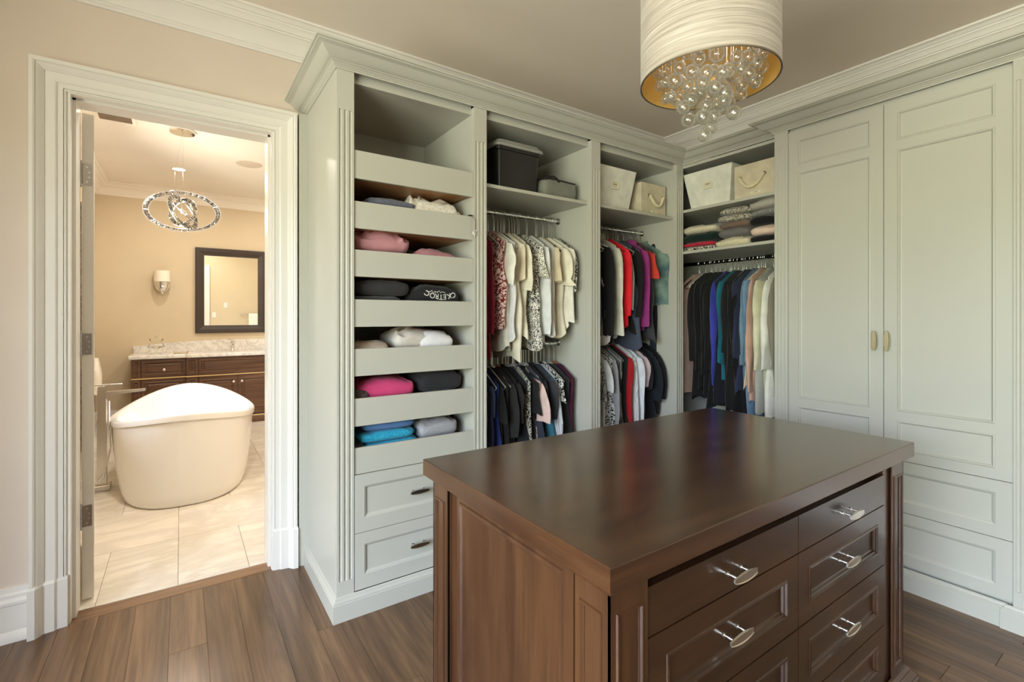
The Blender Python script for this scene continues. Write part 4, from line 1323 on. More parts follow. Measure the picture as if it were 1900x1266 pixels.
# ------------------------------------------------------------------ FOLDED CLOTHES
def folded(name, cat, label, group, mat, x0, x1, y0, y1, z0, h, seed, layers=2, puff=0.5, rough=1.0, rot=0.0, axis='A', mound=0.0):
    """a folded garment: stacked soft rounded folds with uneven rims"""
    m = MB()
    cx, cy = (x0 + x1) / 2, (y0 + y1) / 2
    sx, sy = (x1 - x0) / 2, (y1 - y0) / 2
    lh = h / layers
    rg = random.Random(seed)
    for l in range(layers):
        kx, ky = 1 - rg.uniform(0, 0.05) * (l > 0), 1 - rg.uniform(0, 0.08) * (l > 0)
        ox, oy = rg.uniform(-0.008, 0.008) * l, rg.uniform(-0.006, 0.006) * l
        rings = []
        NA, NZ = 64, 14
        for i in range(NZ + 1):
            ph = -math.pi / 2 + math.pi * i / NZ
            cz, rr = math.sin(ph), max(0.03, math.cos(ph)) ** (0.20 + 0.18 * puff)
            cz = math.copysign(abs(cz) ** (0.75), cz)
            if i in (0, NZ):
                rr = 0.02
            ring = []
            for j_ in range(NA):
                a = 2 * math.pi * j_ / NA
                ca, sa = math.cos(a), math.sin(a)
                e = 0.30
                X = sx * kx * math.copysign(abs(ca) ** e, ca) * rr
                Y = sy * ky * math.copysign(abs(sa) ** e, sa) * rr
                z = z0 + lh * (l + 0.5) + cz * lh * 0.56
                nn = noise.noise(Vector((X * 7 + seed * 3.7, Y * 7, l * 5.1)))
                n2 = 0.55 - 2.2 * abs(noise.noise(Vector((X * 15 + seed, Y * 13 + X * 6, z * 16)))) + 0.5 * noise.noise(Vector((X * 46, Y * 46 + seed, z * 50)))
                top = max(0, cz)
                z += lh * (0.24 * nn * puff + 0.13 * n2 * rough) * (0.3 + top) - top * puff * lh * 0.30 * ((X / sx) ** 2 + (Y / sy) ** 2) + mound * top * lh * (1 - (X / sx) ** 2)
                k = 1 + 0.035 * rough * n2 + 0.03 * puff * nn
                ring.append((cx + ox + X * k, cy + oy + Y * k, max(z0, z)))
            rings.append(ring)
        m.loft(rings, True, True)
    if rot:
        c, s_ = math.cos(rot), math.sin(rot)
        m.v = [(cx + (x - cx) * c - (y - cy) * s_, cy + (x - cx) * s_ + (y - cy) * c, z) for x, y, z in m.v]
    o = m.build(name, mat, None, 60)
    return tag(o, label, cat, group)


def tz(i):
    return TR[i][0] + 0.0142


G = 'folded clothes in the pull-out trays'
folded('folded_jeans', 'jeans', 'folded slate grey-blue jeans in the second tray left of a fluffy blanket', G, fabric((92, 96, 112), 'denim', (116, 120, 138), 3), 0.735, 1.00, 2.33, 2.66, tz(1), 0.165, 3, 3, 0.3, 0.6)
folded('fluffy_blanket', 'blanket', 'fluffy cream white blanket bulging over the second tray', G, fabric((222, 212, 196), 'fluff', (252, 250, 244)), 0.955, 1.292, 2.335, 2.74, tz(1), 0.185, 5, 1, 0.9, 1.6, 0, 'A', 0.15)
folded('satin_jacket', 'jacket', 'puffy dusty pink jacket folded at left of the third tray', G, fabric((196, 140, 148), 'plain', rough=0.45), 0.680, 0.965, 2.33, 2.66, tz(2), 0.225, 8, 2, 0.8, 1.5)
folded('folded_blouse', 'top', 'flat mauve pink top lying in the third tray right of the puffy jacket', G, fabric((186, 130, 140)), 1.00, 1.275, 2.33, 2.62, tz(2), 0.150, 9, 2, 0.9, 0.9, 0, 'A', 0.1)
folded('folded_sweater', 'sweater', 'dark grey folded sweater lying under another in the fourth tray', G, fabric((66, 64, 68)), 0.680, 0.945, 2.33, 2.68, tz(3), 0.138, 11, 2, 0.3, 0.5)
folded('folded_sweater', 'sweater', 'charcoal folded sweater on top of the stack in the fourth tray', G, fabric((56, 55, 57)), 0.688, 0.985, 2.34, 2.68, tz(3) + 0.142, 0.075, 12, 1, 0.3, 0.4)
folded('printed_tee_shirt', 't-shirt', 'black folded tee with white printed lettering in the fourth tray', G, fabric((32, 32, 34)), 0.990, 1.275, 2.335, 2.66, tz(3), 0.190, 13, 2, 0.45, 0.6, 0, 'A', 0.12)
folded('folded_shirt', 'shirt', 'flat beige shirt low at the left of the fifth tray', G, fabric((186, 172, 156)), 0.680, 0.860, 2.33, 2.64, tz(4), 0.148, 14, 2, 0.8, 0.8)
folded('folded_hoodie', 'hoodie', 'rumpled cream and white hoodie folded in the fifth tray', G, fabric((206, 200, 192)), 0.885, 1.150, 2.34, 2.64, tz(4), 0.195, 15, 2, 0.7, 1.5)
folded('folded_shirt', 'shirt', 'white shirt with one grey stripe overlapping a rumpled hoodie', G, fabric((226, 226, 232)), 1.02, 1.232, 2.325, 2.56, tz(4), 0.175, 16, 2, 0.7, 0.9, 0, 'A', 0.15)
folded('folded_tee_shirt', 't-shirt', 'hot pink tee folded in the sixth tray', G, fabric((206, 70, 122)), 0.695, 1.010, 2.33, 2.66, tz(5), 0.188, 17, 2, 0.6, 0.7, 0, 'A', 0.12)
folded('folded_scarf', 'scarf', 'small black and white printed scarf tucked behind the hot pink tee', G, fabric((60, 58, 62), 'floral', (210, 208, 206), 0.8), 0.84, 0.96, 2.58, 2.80, tz(5), 0.235, 18, 2, 0.5, 0.8)
folded('folded_blouse', 'top', 'dark brown patterned top in the left front corner of sixth tray', G, fabric((62, 52, 50), 'floral', (96, 84, 80), 1.2), 0.676, 0.76, 2.32, 2.50, tz(5), 0.150, 19, 2, 0.5, 0.7)
folded('folded_sweatshirt', 'sweatshirt', 'black sweatshirt folded plump at the right of the sixth tray', G, fabric((44, 43, 47)), 1.015, 1.286, 2.33, 2.68, tz(5), 0.215, 20, 2, 0.7, 0.7, 0, 'A', 0.12)
folded('folded_towel', 'towel', 'bright turquoise towel folded under a denim blue one', G, fabric((24, 140, 184), 'heather', (60, 176, 206), 0.5), 0.715, 1.025, 2.335, 2.66, tz(6), 0.162, 21, 3, 0.3, 0.6, 0.03)
folded('folded_towel', 'towel', 'denim blue towel folded on top of the turquoise towel', G, fabric((88, 124, 176)), 0.730, 1.010, 2.335, 2.66, tz(6) + 0.164, 0.050, 22, 1, 0.4, 0.5, -0.04)
folded('folded_bag', 'bag', 'black shiny pouch in the left corner of the bottom tray', G, fabric((26, 26, 28), 'plain', rough=0.4), 0.676, 0.735, 2.32, 2.60, tz(6), 0.135, 23, 1, 0.5, 0.6)
folded('folded_sweatshirt', 'sweatshirt', 'heather grey sweatshirt folded in the bottom tray', G, fabric((146, 146, 152), 'heather', (176, 176, 182), 1), 1.035, 1.270, 2.335, 2.64, tz(6), 0.180, 24, 2, 0.4, 0.8)
folded('folded_sweater', 'sweater', 'dark taupe sweater laid on the heather grey sweatshirt', G, fabric((110, 104, 104)), 1.06, 1.25, 2.38, 2.66, tz(6) + 0.182, 0.045, 25, 1, 0.5, 0.9)

# lettering printed on the black tee: arc of letters, read upside down
def letters(txt, size):
    c = bpy.data.curves.new('letters', 'FONT')
    c.body = txt
    c.size = size
    c.align_x = 'CENTER'
    c.align_y = 'CENTER'
    c.offset = size * 0.012
    o = bpy.data.objects.new('letters', c)
    COL.objects.link(o)
    bpy.context.view_layer.update()
    me = bpy.data.meshes.new_from_object(o.evaluated_get(bpy.context.evaluated_depsgraph_get()))
    bpy.data.objects.remove(o)
    vs = [tuple(v.co) for v in me.vertices]
    fs = [tuple(p.vertices) for p in me.polygons]
    bpy.data.meshes.remove(me)
    return vs, fs


def cast(mesh_ob, x, y, z):
    """front surface height of the folded tee along +y at (x, z)"""
    ok, loc, nr, _ = mesh_ob.ray_cast(Vector((x, 1.5, z)), Vector((0, 1, 0)))
    return loc.y if ok else None


tee = bpy.data.objects['printed_tee_shirt']
bpy.context.view_layer.update()
pm = MB()
WHITEINK = paint('white_print_ink', srgb(222, 222, 218), 0.8, 0.02, 0)


def put(vs, fs, cx, cz, rot):
    out = []
    c, s_ = math.cos(rot), math.sin(rot)
    for x, y, z in vs:
        X, Z = cx + x * c - y * s_, cz + x * s_ + y * c
        Y = cast(tee, X, 0, Z)
        if Y is None:
            return
        out.append((X, Y - 0.0012, Z))
    pm.add(out, fs)


ztee = tz(3)
for ch, ux, uz, rt in (('C', 1.062, 0.158, 2.55), ('O', 1.092, 0.147, 2.85), ('R', 1.118, 0.143, 3.05), ('T', 1.142, 0.140, 3.14), ('E', 1.164, 0.141, 3.25), ('K', 1.190, 0.146, 3.45), ('C', 1.215, 0.153, 3.7)):
    put(*letters(ch, 0.040), ux, ztee + uz, rt)
for k in range(7):
    a0 = 1.07 + 0.015 * k
    vs, fs = MB().box(-0.010, 0.010, -0.0014, 0.0014, 0, 0.0001).v, [(0, 1, 2, 3)]
    put([(x, y, 0) for x, y, z in vs[:4]], fs, a0, ztee + 0.166 + 0.003 * math.sin(k * 2.0), 0.5 * math.sin(k * 1.7))
if pm.v:
    pm.build('printed_lettering', WHITEINK, tee, None, False)

# wire hook clipped over the second tray
hk = MB()
hk.box(1.286, 1.318, 2.284, 2.306, 1.9465, 1.9525)
hk2 = thing('wire_hook', 'black and chrome wire hook clipped over the right end of second tray', 'hook', (1.30, 2.284, 1.9465))
hk.build('clip', BLKP, hk2)
MB().tube([(1.307, 2.284, 1.950), (1.306, 2.276, 1.93), (1.304, 2.274, 1.86), (1.306, 2.274, 1.838), (1.312, 2.274, 1.836), (1.318, 2.272, 1.855), (1.3195, 2.270, 1.870)], 0.0022, 8).build('wire', CHROME, hk2, 60)
MB().tube([(1.313, 2.284, 1.950), (1.314, 2.276, 1.93), (1.313, 2.275, 1.86), (1.310, 2.275, 1.838)], 0.0022, 8).build('wire', CHROME, hk2, 60)

# sweaters on the corner shelf (front faces -X)
SZ = 1.8952


def fold_b(name, cat, label, mat, y0, y1, z0, h, seed, layers=1, puff=0.5, rough=0.7, x0=3.165, x1=3.50, mound=0.1):
    return folded(name, cat, label, 'sweater stacks on the corner shelf', mat, x0, x1, y0, y1, z0, h, seed, layers, puff, rough, 0, 'B', mound)


fold_b('folded_blouse', 'blouse', 'black and white printed blouse at the bottom of the left sweater stack', fabric((34, 30, 32), 'floral', (214, 208, 196), 0.8), 2.055, 2.33, SZ, 0.032, 31, 1, 0.3)
fold_b('folded_blouse', 'top', 'raspberry red top second from the bottom of the left sweater stack', fabric((192, 40, 66)), 2.06, 2.33, SZ + 0.033, 0.030, 32, 1, 0.3)
fold_b('folded_sweater', 'sweater', 'dark bottle green sweater in the left sweater stack', fabric((16, 42, 40)), 2.045, 2.33, SZ + 0.065, 0.068, 33, 1, 0.6)
fold_b('folded_sweater', 'sweater', 'cream knit sweater on top of the left sweater stack', fabric((222, 214, 192), 'heather', (204, 196, 172), 0.4), 2.04, 2.33, SZ + 0.130, 0.062, 34, 1, 0.8)
fold_b('folded_sweater', 'sweater', 'cream ribbed sweater at the bottom of the middle sweater stack', fabric((226, 218, 192), 'heather', (206, 198, 170), 0.3), 1.790, 2.055, SZ, 0.070, 35, 1, 0.7)
fold_b('folded_sweater', 'sweater', 'slate grey sweater second from bottom of the middle sweater stack', fabric((122, 120, 122), 'heather', (104, 102, 106), 0.6), 1.790, 2.03, SZ + 0.068, 0.062, 36, 1, 0.7)
fold_b('folded_sweater', 'sweater', 'brown sweater in the middle sweater stack under a speckled one', fabric((124, 104, 92)), 1.785, 2.02, SZ + 0.127, 0.054, 37, 1, 0.7)
fold_b('folded_sweater', 'sweater', 'black and white speckled chunky sweater topping the middle stack', fabric((70, 68, 66), 'heather', (212, 206, 190), 0.35), 1.780, 2.035, SZ + 0.176, 0.098, 38, 2, 0.8, 1.4)
fold_b('folded_sweater', 'sweater', 'black sweater at the bottom of the right sweater stack', fabric((24, 23, 26)), 1.585, 1.790, SZ, 0.050, 39, 1, 0.5)
fold_b('folded_sweater', 'sweater', 'pale pink sweater in the right sweater stack', fabric((226, 202, 186)), 1.585, 1.790, SZ + 0.049, 0.066, 40, 1, 0.7)
fold_b('folded_sweater', 'sweater', 'black sweater between pale pink and speckled grey ones', fabric((22, 21, 24)), 1.585, 1.795, SZ + 0.113, 0.066, 41, 1, 0.7)
fold_b('folded_sweater', 'sweater', 'speckled dark grey sweater second from top of the right stack', fabric((96, 96, 98), 'heather', (156, 154, 150), 0.5), 1.585, 1.790, SZ + 0.177, 0.052, 42, 1, 0.7)
fold_b('folded_sweater', 'sweater', 'light grey sweater on top of the right sweater stack', fabric((184, 180, 170), 'heather', (164, 160, 152), 0.6), 1.585, 1.800, SZ + 0.227, 0.072, 43, 1, 0.9)

# ------------------------------------------------------------------ BOXES ON THE SHELVES
SHZ = 2.1512
# black tote with grey lid
t = thing('storage_tote', 'black plastic storage tote with grey snap-on lid on the upper shelf', 'box', (1.62, 2.6, SHZ))


def rrect(x0, x1, y0, y1, r, z, n=5):
    o = []
    for cx, cy, a0 in ((x1 - r, y1 - r, 0), (x0 + r, y1 - r, 90), (x0 + r, y0 + r, 180), (x1 - r, y0 + r, 270)):
        for i in range(n):
            a = R(a0 + 90 * i / (n - 1))
            o.append((cx + r * math.cos(a), cy + r * math.sin(a), z))
    return o


m = MB()
m.loft([rrect(1.540, 1.825, 2.385, 2.76, 0.022, SHZ), rrect(1.527, 1.835, 2.370, 2.775, 0.025, SHZ + 0.232), rrect(1.522, 1.841, 2.364, 2.781, 0.027, SHZ + 0.236), rrect(1.520, 1.843, 2.362, 2.783, 0.028, SHZ + 0.256)], True, True)
m.build('tub_body', BLKP, t, 40)
m = MB()
m.loft([rrect(1.508, 1.855, 2.350, 2.795, 0.03, SHZ + 0.252), rrect(1.504, 1.859, 2.346, 2.799, 0.032, SHZ + 0.264), rrect(1.510, 1.853, 2.352, 2.793, 0.03, SHZ + 0.274), rrect(1.522, 1.841, 2.364, 2.781, 0.028, SHZ + 0.277), rrect(1.528, 1.835, 2.370, 2.775, 0.026, SHZ + 0.294), rrect(1.542, 1.821, 2.384, 2.761, 0.024, SHZ + 0.298)], True, True)
m.build('lid', LIDP, t, 40)
# packing cube
t = thing('packing_cube', 'grey-green soft packing cube with black zipper beside the black tote', 'bag', (1.98, 2.5, SHZ))
m = MB()
rings = []
for i in range(9):
    z = SHZ + 0.112 * i / 8
    k = 0.010 * math.sin(math.pi * i / 8)
    rings.append([(x + 0.006 * noise.noise(Vector((x * 14, y * 14, z * 20))), y + 0.008 * noise.noise(Vector((x * 12, y * 12 + 3, z * 18))), zz + (0.012 * noise.noise(Vector((x * 9, y * 9, 1))) if i == 8 else 0)) for x, y, zz in rrect(1.868 - k, 2.132 + k, 2.365 - k, 2.62 + k, 0.03, z, 6)])
m.loft(rings, True, True)
m.build('bag_body', fabric((122, 124, 116), 'plain', rough=0.7), t, 60)
m = MB()
pth = [(x, y, z + 0.002) for x, y, z in rrect(1.866, 2.134, 2.362, 2.622, 0.03, SHZ + 0.108, 6)]
pth = [(x, y, z + 0.010 * math.sin((x - 1.84) * 24)) for x, y, z in pth]
m.tube(pth + [pth[0]], 0.005, 6)
m.build('zipper', fabric((24, 24, 24)), t, 60)
m = MB()
m.tube([(1.875, 2.370, SHZ + 0.108), (1.89, 2.352, SHZ + 0.124), (1.925, 2.350, SHZ + 0.130), (1.96, 2.354, SHZ + 0.118), (1.985, 2.366, SHZ + 0.104)], 0.007, 8)
m.build('carry_loop', fabric((28, 28, 28)), t, 60)


def bin_box(label, mp, u0, u1, d0, d1, z0, h, taper, name='storage_bin'):
    """open tapered fabric bin; mp(u, v, depth) with depth going into the shelf"""
    t = thing(name, label, 'bin', mp((u0 + u1) / 2, z0, (d0 + d1) / 2))
    m = MB()
    ring = lambda k, e, z: [mp(u0 - k + e, z, d0 - k + e), mp(u1 + k - e, z, d0 - k + e), mp(u1 + k - e, z, d1 + k - e), mp(u0 - k + e, z, d1 + k - e)]
    rr_ = [ring(0, 0, z0)]
    for i in range(1, 7):
        rr_.append(ring(taper * i / 6, 0, z0 + h * i / 6))
    rr_ += [ring(taper, 0.006, z0 + h), ring(taper * 0.1, 0.006, z0 + 0.012)]
    m.loft(rr_, True, True)
    m.build('bin_body', fabric((226, 226, 216)), t)
    cu, cz = (u0 + u1) / 2, z0 + h * 0.58
    dd = d0 - taper * 0.58
    f = MB()
    for a, b, c, d in ((-0.036, 0.036, 0.020, 0.027), (-0.036, 0.036, -0.027, -0.020), (-0.036, -0.029, -0.02, 0.02), (0.029, 0.036, -0.02, 0.02)):
        f.loft([[mp(cu + a, cz + c, dd - 0.001), mp(cu + b, cz + c, dd - 0.001), mp(cu + b, cz + d, dd - 0.001 - taper * 0.03), mp(cu + a, cz + d, dd - 0.001 - taper * 0.03)],
                [mp(cu + a, cz + c, dd - 0.006), mp(cu + b, cz + c, dd - 0.006), mp(cu + b, cz + d, dd - 0.006), mp(cu + a, cz + d, dd - 0.006)]], True, True)
    f.build('label_holder', paint('cream_label_holder', srgb(228, 222, 198), 0.4, 0.02, 0), t)
    c = MB()
    c.quad(mp(cu - 0.029, cz - 0.02, dd - 0.003), mp(cu + 0.029, cz - 0.02, dd - 0.003), mp(cu + 0.029, cz + 0.02, dd - 0.003), mp(cu - 0.029, cz + 0.02, dd - 0.003))
    cd = c.build('label_card', paint('cream_card', srgb(220, 214, 190), 0.7, 0.02, 0), t)
    c = MB()
    c.quad(mp(cu - 0.018, cz + 0.004, dd - 0.0036), mp(cu + 0.018, cz + 0.004, dd - 0.0036), mp(cu + 0.018, cz + 0.009, dd - 0.0036), mp(cu - 0.018, cz + 0.009, dd - 0.0036))
    c.build('card_print', paint('grey_print', srgb(96, 92, 80), 0.8, 0.02, 0), cd)
    return t


def rope_box(label, mp, u0, u1, d0, d1, z0, h):
    t = thing('rope_handle_box', label, 'box', mp((u0 + u1) / 2, z0, (d0 + d1) / 2))
    m = MB()
    ring = lambda e, z: [mp(u0 + e, z, d0 + e), mp(u1 - e, z, d0 + e), mp(u1 - e, z, d1 - e), mp(u0 + e, z, d1 - e)]
    m.loft([ring(0.002, z0), ring(0, z0 + 0.002), ring(0, z0 + h), ring(0.005, z0 + h), ring(0.005, z0 + 0.01)], True, True)
    m.build('box_body', fabric((206, 196, 172)), t)
    cu, cz, a = (u0 + u1) / 2 + (u1 - u0) * 0.08, z0 + h * 0.62, (u1 - u0) * 0.28
    pts = []
    for i in range(15):
        s_ = -1 + 2 * i / 14
        pts.append(mp(cu + a * s_ * (1 - 0.10 * (1 - s_ * s_)), cz - 0.075 * (1 - abs(s_) ** 2.4), d0 - 0.010 - 0.014 * (1 - s_ * s_)))
    ro = MB()
    for k in range(3):
        rr_ = []
        for i in range(57):
            f = i / 56 * 14
            q, w = int(min(13, math.floor(f))), f - min(13, math.floor(f))
            p = Vector(pts[q]).lerp(Vector(pts[q + 1]), w)
            tn = (Vector(pts[q + 1]) - Vector(pts[q])).normalized()
            n1 = tn.cross(Vector(mp(0, 0, 1)) - Vector(mp(0, 0, 0))).normalized()
            n2 = tn.cross(n1)
            ph = f * 2.4 + k * 2.094
            rr_.append(p + n1 * 0.0056 * math.cos(ph) + n2 * 0.0056 * math.sin(ph))
        ro.tube(rr_, 0.0062, 6)
    ro.build('rope_handle', fabric((220, 210, 178)), t, 70)
    g = MB()
    for s_ in (-1, 1):
        c = mp(cu + a * s_, cz, d0)
        e = mp(cu + a * s_, cz, d0 - 0.004)
        g.tube([c, e], 0.012, 12)
    g.build('eyelet', paint('eyelet_dark', srgb(120, 112, 92), 0.5, 0.02, 0), t, 40)
    f = MB()
    cu = (u0 + u1) / 2
    f.loft([[mp(cu - 0.035, z0 + 0.020, d0 - 0.0005), mp(cu + 0.035, z0 + 0.020, d0 - 0.0005), mp(cu + 0.035, z0 + 0.036, d0 - 0.0005), mp(cu - 0.035, z0 + 0.036, d0 - 0.0005)],
            [mp(cu - 0.033, z0 + 0.022, d0 - 0.003), mp(cu + 0.033, z0 + 0.022, d0 - 0.003), mp(cu + 0.033, z0 + 0.034, d0 - 0.003), mp(cu - 0.033, z0 + 0.034, d0 - 0.003)]], True, True)
    tg_ = f.build('label_tag', paint('cream_label_holder', srgb(228, 222, 198), 0.4, 0.02, 0), t)
    c = MB()
    c.quad(mp(cu - 0.016, z0 + 0.0265, d0 - 0.0034), mp(cu + 0.016, z0 + 0.0265, d0 - 0.0034), mp(cu + 0.016, z0 + 0.0295, d0 - 0.0034), mp(cu - 0.016, z0 + 0.0295, d0 - 0.0034))
    c.build('tag_print', paint('grey_print', srgb(96, 92, 80), 0.8, 0.02, 0), tg_)
    return t


mi3 = lambda u, v, d: (u, d, v)
mi4 = lambda u, v, d: (d, u, v)
bin_box('white tapered fabric bin with label holder on the shelf above the raincoat', mi3, 2.335, 2.655, 2.395, 2.72, SHZ, 0.285, 0.042)
rope_box('beige box with rope handle next to the partition of the third bay', mi3, 2.757, 3.030, 2.36, 2.68, SHZ, 0.232)
SHC = 2.2072
bin_box('wide white tapered bin with label holder on the corner top shelf', mi4, 1.942, 2.250, 3.195, 3.52, SHC, 0.268, 0.042)
rope_box('beige box with rope handle on the corner top shelf beside the wardrobe', mi4, 1.590, 1.888, 3.165, 3.48, SHC, 0.228)
# ------------------------------------------------------------------ BATHROOM
# tub: slipper shape, both ends raised
def se(a, b, n, t):
    c, s_ = math.cos(t), math.sin(t)
    return a * math.copysign(abs(c) ** (2 / n), c), b * math.copysign(abs(s_) ** (2 / n), s_)


TXC, TYR, TYB = 0.044, 5.44, 5.07


def tub_ring(f, shrink=0.0, dz=0.0, N_=56, inner=False):
    """f: 0 at the floor, 1 at the rim"""
    ring = []
    a = 0.411 + (0.545 - 0.411) * f ** 0.62 - shrink
    b = 0.775 + (0.915 - 0.775) * f ** 0.8 - shrink
    n = 2.55 + (1.9 - 2.55) * f
    yc = TYB + (TYR - TYB) * f
    for i in range(N_):
        th = 2 * math.pi * i / N_
        x, y = se(a, b, n, th)
        s_ = y / b
        zr = 0.522 + (0.121 if s_ < 0 else 0.150) * abs(s_) ** 2
        z = zr * f + dz
        c, sn = math.cos(-0.034), math.sin(-0.034)
        ring.append((TXC + c * x - sn * y, yc + sn * x + c * y, z))
    return ring


tub = thing('bathtub', 'white freestanding oval bathtub with raised ends on marble floor', 'bathtub', (TXC, 5.25, 0))
m = MB()
m.loft([tub_ring(0, 0.02), tub_ring(0.012, 0.008), tub_ring(0.03, 0)] + [tub_ring(f) for f in (0.12, 0.25, 0.4, 0.55, 0.7, 0.82, 0.93)], True, False)
m.build('tub_shell', TUBM, tub, 50)
m = MB()
m.loft([tub_ring(0.925, -0.004), tub_ring(0.93, -0.012), tub_ring(0.985, -0.014), tub_ring(1.0, -0.010), tub_ring(1.0, 0.004, 0.004), tub_ring(1.0, 0.035, 0.004), tub_ring(0.995, 0.048, 0.0)]
       + [tub_ring(f, 0.050 + 0.04 * (1 - f)) for f in (0.95, 0.8, 0.6, 0.42, 0.30)] + [tub_ring(0.24, 0.16), tub_ring(0.22, 0.30)], False, True)
m.build('tub_basin', TUBM, tub, 50)
m = MB()
p = Vector((-0.335, 4.96, 0.50))
m.cbox(p[0] - 0.012, p[0] + 0.004, p[1] - 0.03, p[1] + 0.03, p[2] - 0.03, p[2] + 0.03, 0.003)
m.tube([(p[0] + 0.004, p[1], p[2]), (p[0] + 0.012, p[1], p[2])], 0.018, 16)
m.build('overflow', CHROME, tub, 40)

# tub filler
tf = thing('tub_filler', 'brushed metal floor-standing tub filler with flat spout beside the bathtub', 'faucet', (-0.528, 5.10, 0))
fx, fy = -0.528, 5.10
MB().cbox(fx - 0.085, fx + 0.055, fy - 0.06, fy + 0.06, 0.0, 0.045, 0.004).build('base_plate', NICK, tf)
m = MB()
m.loft([[(fx - s_, fy - s_, z), (fx + s_, fy - s_, z), (fx + s_, fy + s_, z), (fx - s_, fy + s_, z)] for s_, z in ((0.031, 0.045), (0.029, 0.4), (0.027, 0.81), (0.024, 0.835))], True, True)
m.build('column', NICK, tf)
m = MB()
m.loft([[(fx + x_, fy - w_, z0_), (fx + x_, fy + w_, z0_), (fx + x_, fy + w_, z1_), (fx + x_, fy - w_, z1_)] for x_, w_, z0_, z1_ in ((0.0, 0.022, 0.70, 0.79), (0.03, 0.022, 0.735, 0.79), (0.06, 0.022, 0.757, 0.79), (0.12, 0.022, 0.768, 0.792), (0.28, 0.022, 0.778, 0.797))], True, True)
m.build('spout', NICK, tf)
MB().cbox(fx - 0.10, fx + 0.13, fy - 0.011, fy + 0.011, 0.842, 0.852, 0.002).build('lever', NICK, tf)
MB().tube([(fx, fy, 0.83), (fx, fy, 0.845)], 0.02, 16).build('valve', CHROME, tf, 40)
MB().tube([(fx + 0.045, fy - 0.035, 0.72), (fx + 0.045, fy - 0.035, 0.56)], 0.009, 10).build('hand_shower', CHROME, tf, 40)
MB().tube([(fx + 0.045, fy - 0.035, 0.56), (fx + 0.06, fy - 0.06, 0.35), (fx + 0.02, fy - 0.10, 0.12), (fx - 0.06, fy - 0.10, 0.055), (fx - 0.12, fy - 0.06, 0.12), (fx - 0.13, fy, 0.30), (fx - 0.06, fy + 0.03, 0.5), (fx - 0.02, fy + 0.03, 0.6)], 0.006, 8).build('hose', CHROME, tf, 60)

# vanity
VY, VX0, VX1 = 7.25, -0.49, 2.55
va = thing('vanity_cabinet', 'walnut brown bathroom vanity cabinet with pale gold trim rails', 'cabinet', (0.8, 7.5, 0))
VB = 0.052
MB().box(VX0, VB, VY + 0.05, BY1 - 0.001, 0.0, 0.888).build('carcass', VANW, va)
MB().box(VB, VX1, VY + 0.022, BY1 - 0.001, 0.0, 0.888).build('carcass', VANW, va)
GT = paint('pale_gold_trim', srgb(206, 176, 124), 0.4, 0.04, 0)
VM = ((0, 0), (0.006, 0.004), (0.012, 0.003), (0.018, -0.006), (0.030, -0.008), (0.040, -0.002))


def vfront(name, u0, u1, z0, z1, yf, rec=0.02):
    return MB().panel(mA(yf), u0, u1, z0, z1, 0.02, [(u0 + rec, u1 - rec, z0 + rec, z1 - rec)], VM).build(name, VANW, va)


YL = VY + 0.03
vfront('corner_stile', VX0 + 0.005, -0.40, 0.665, 0.885, YL, 0.015)
vfront('corner_stile', VX0 + 0.005, -0.40, 0.12, 0.640, YL, 0.015)
d1 = vfront('drawer', -0.392, 0.046, 0.668, 0.875, YL, 0.022)
d2 = vfront('door', -0.392, 0.046, 0.12, 0.640, YL, 0.03)
vfront('stile', VB + 0.004, 0.178, 0.668, 0.885, VY, 0.02)
vfront('stile', VB + 0.004, 0.178, 0.12, 0.640, VY, 0.02)
vfront('drawer', 0.186, 1.15, 0.668, 0.875, VY, 0.022)
d3 = vfront('door', 0.186, 0.614, 0.12, 0.640, VY, 0.04)
d4 = vfront('door', 0.618, 1.15, 0.12, 0.640, VY, 0.04)
vfront('drawer', 1.158, 1.80, 0.668, 0.875, VY, 0.022)
vfront('door', 1.158, 1.80, 0.12, 0.640, VY, 0.04)
vfront('drawer', 1.81, 2.53, 0.668, 0.875, VY, 0.022)
vfront('door', 1.81, 2.53, 0.12, 0.640, VY, 0.04)
for a, b, yy in ((VX0, VB, YL), (VB, VX1, VY)):
    for z in (0.645, 0.085):
        MB().cbox(a, b, yy - 0.010, yy + 0.02, z, z + 0.014, 0.003).build('trim_rail', GT, va)
    MB().cbox(a, b, yy - 0.012, yy + 0.02, 0.0, 0.083, 0.003).build('plinth', VANW, va)
for d_, u, z, yy in ((d1, -0.172, 0.752, YL), (d3, 0.565, 0.556, VY), (d4, 0.660, 0.556, VY)):
    MB().loft([[(u + r_ * math.cos(2 * math.pi * q / 14), yy + 0.004 - h_, z + r_ * math.sin(2 * math.pi * q / 14)) for q in range(14)] for r_, h_ in ((0.008, 0), (0.007, 0.012), (0.015, 0.018), (0.017, 0.025), (0.012, 0.031), (0.002, 0.033))], True, True).build('knob', NICK, d_, 40)
ct = thing('vanity_worktop', 'white veined marble vanity top with a low arched backsplash', 'countertop', (0.8, 7.5, 0.889))
prof = lambda x, yf: [(x, yf, 0.889), (x, yf - 0.006, 0.897), (x, yf - 0.006, 0.926), (x, yf, 0.934), (x, BY1 - 0.002, 0.934), (x, BY1 - 0.002, 0.889)]
MB().loft([prof(-0.513, VY + 0.008), prof(0.045, VY + 0.008), prof(0.060, VY - 0.024), prof(VX1, VY - 0.024)], True, True).build('marble_slab', MARB, ct)
bs = MB()
r0_, r1_ = [], []
xs = [-0.50 + (VX1 + 0.50) * i / 40 for i in range(41)]
for x in xs:
    zt = 1.086 - 0.062 * max(0, (0.55 - x) / 1.05) ** 1.7
    r0_.append([(x, BY1 - 0.024, 0.935), (x, BY1 - 0.024, zt), (x, BY1 - 0.002, zt), (x, BY1 - 0.002, 0.935)])
bs.loft(r0_, True, True).build('backsplash', MARB, ct)

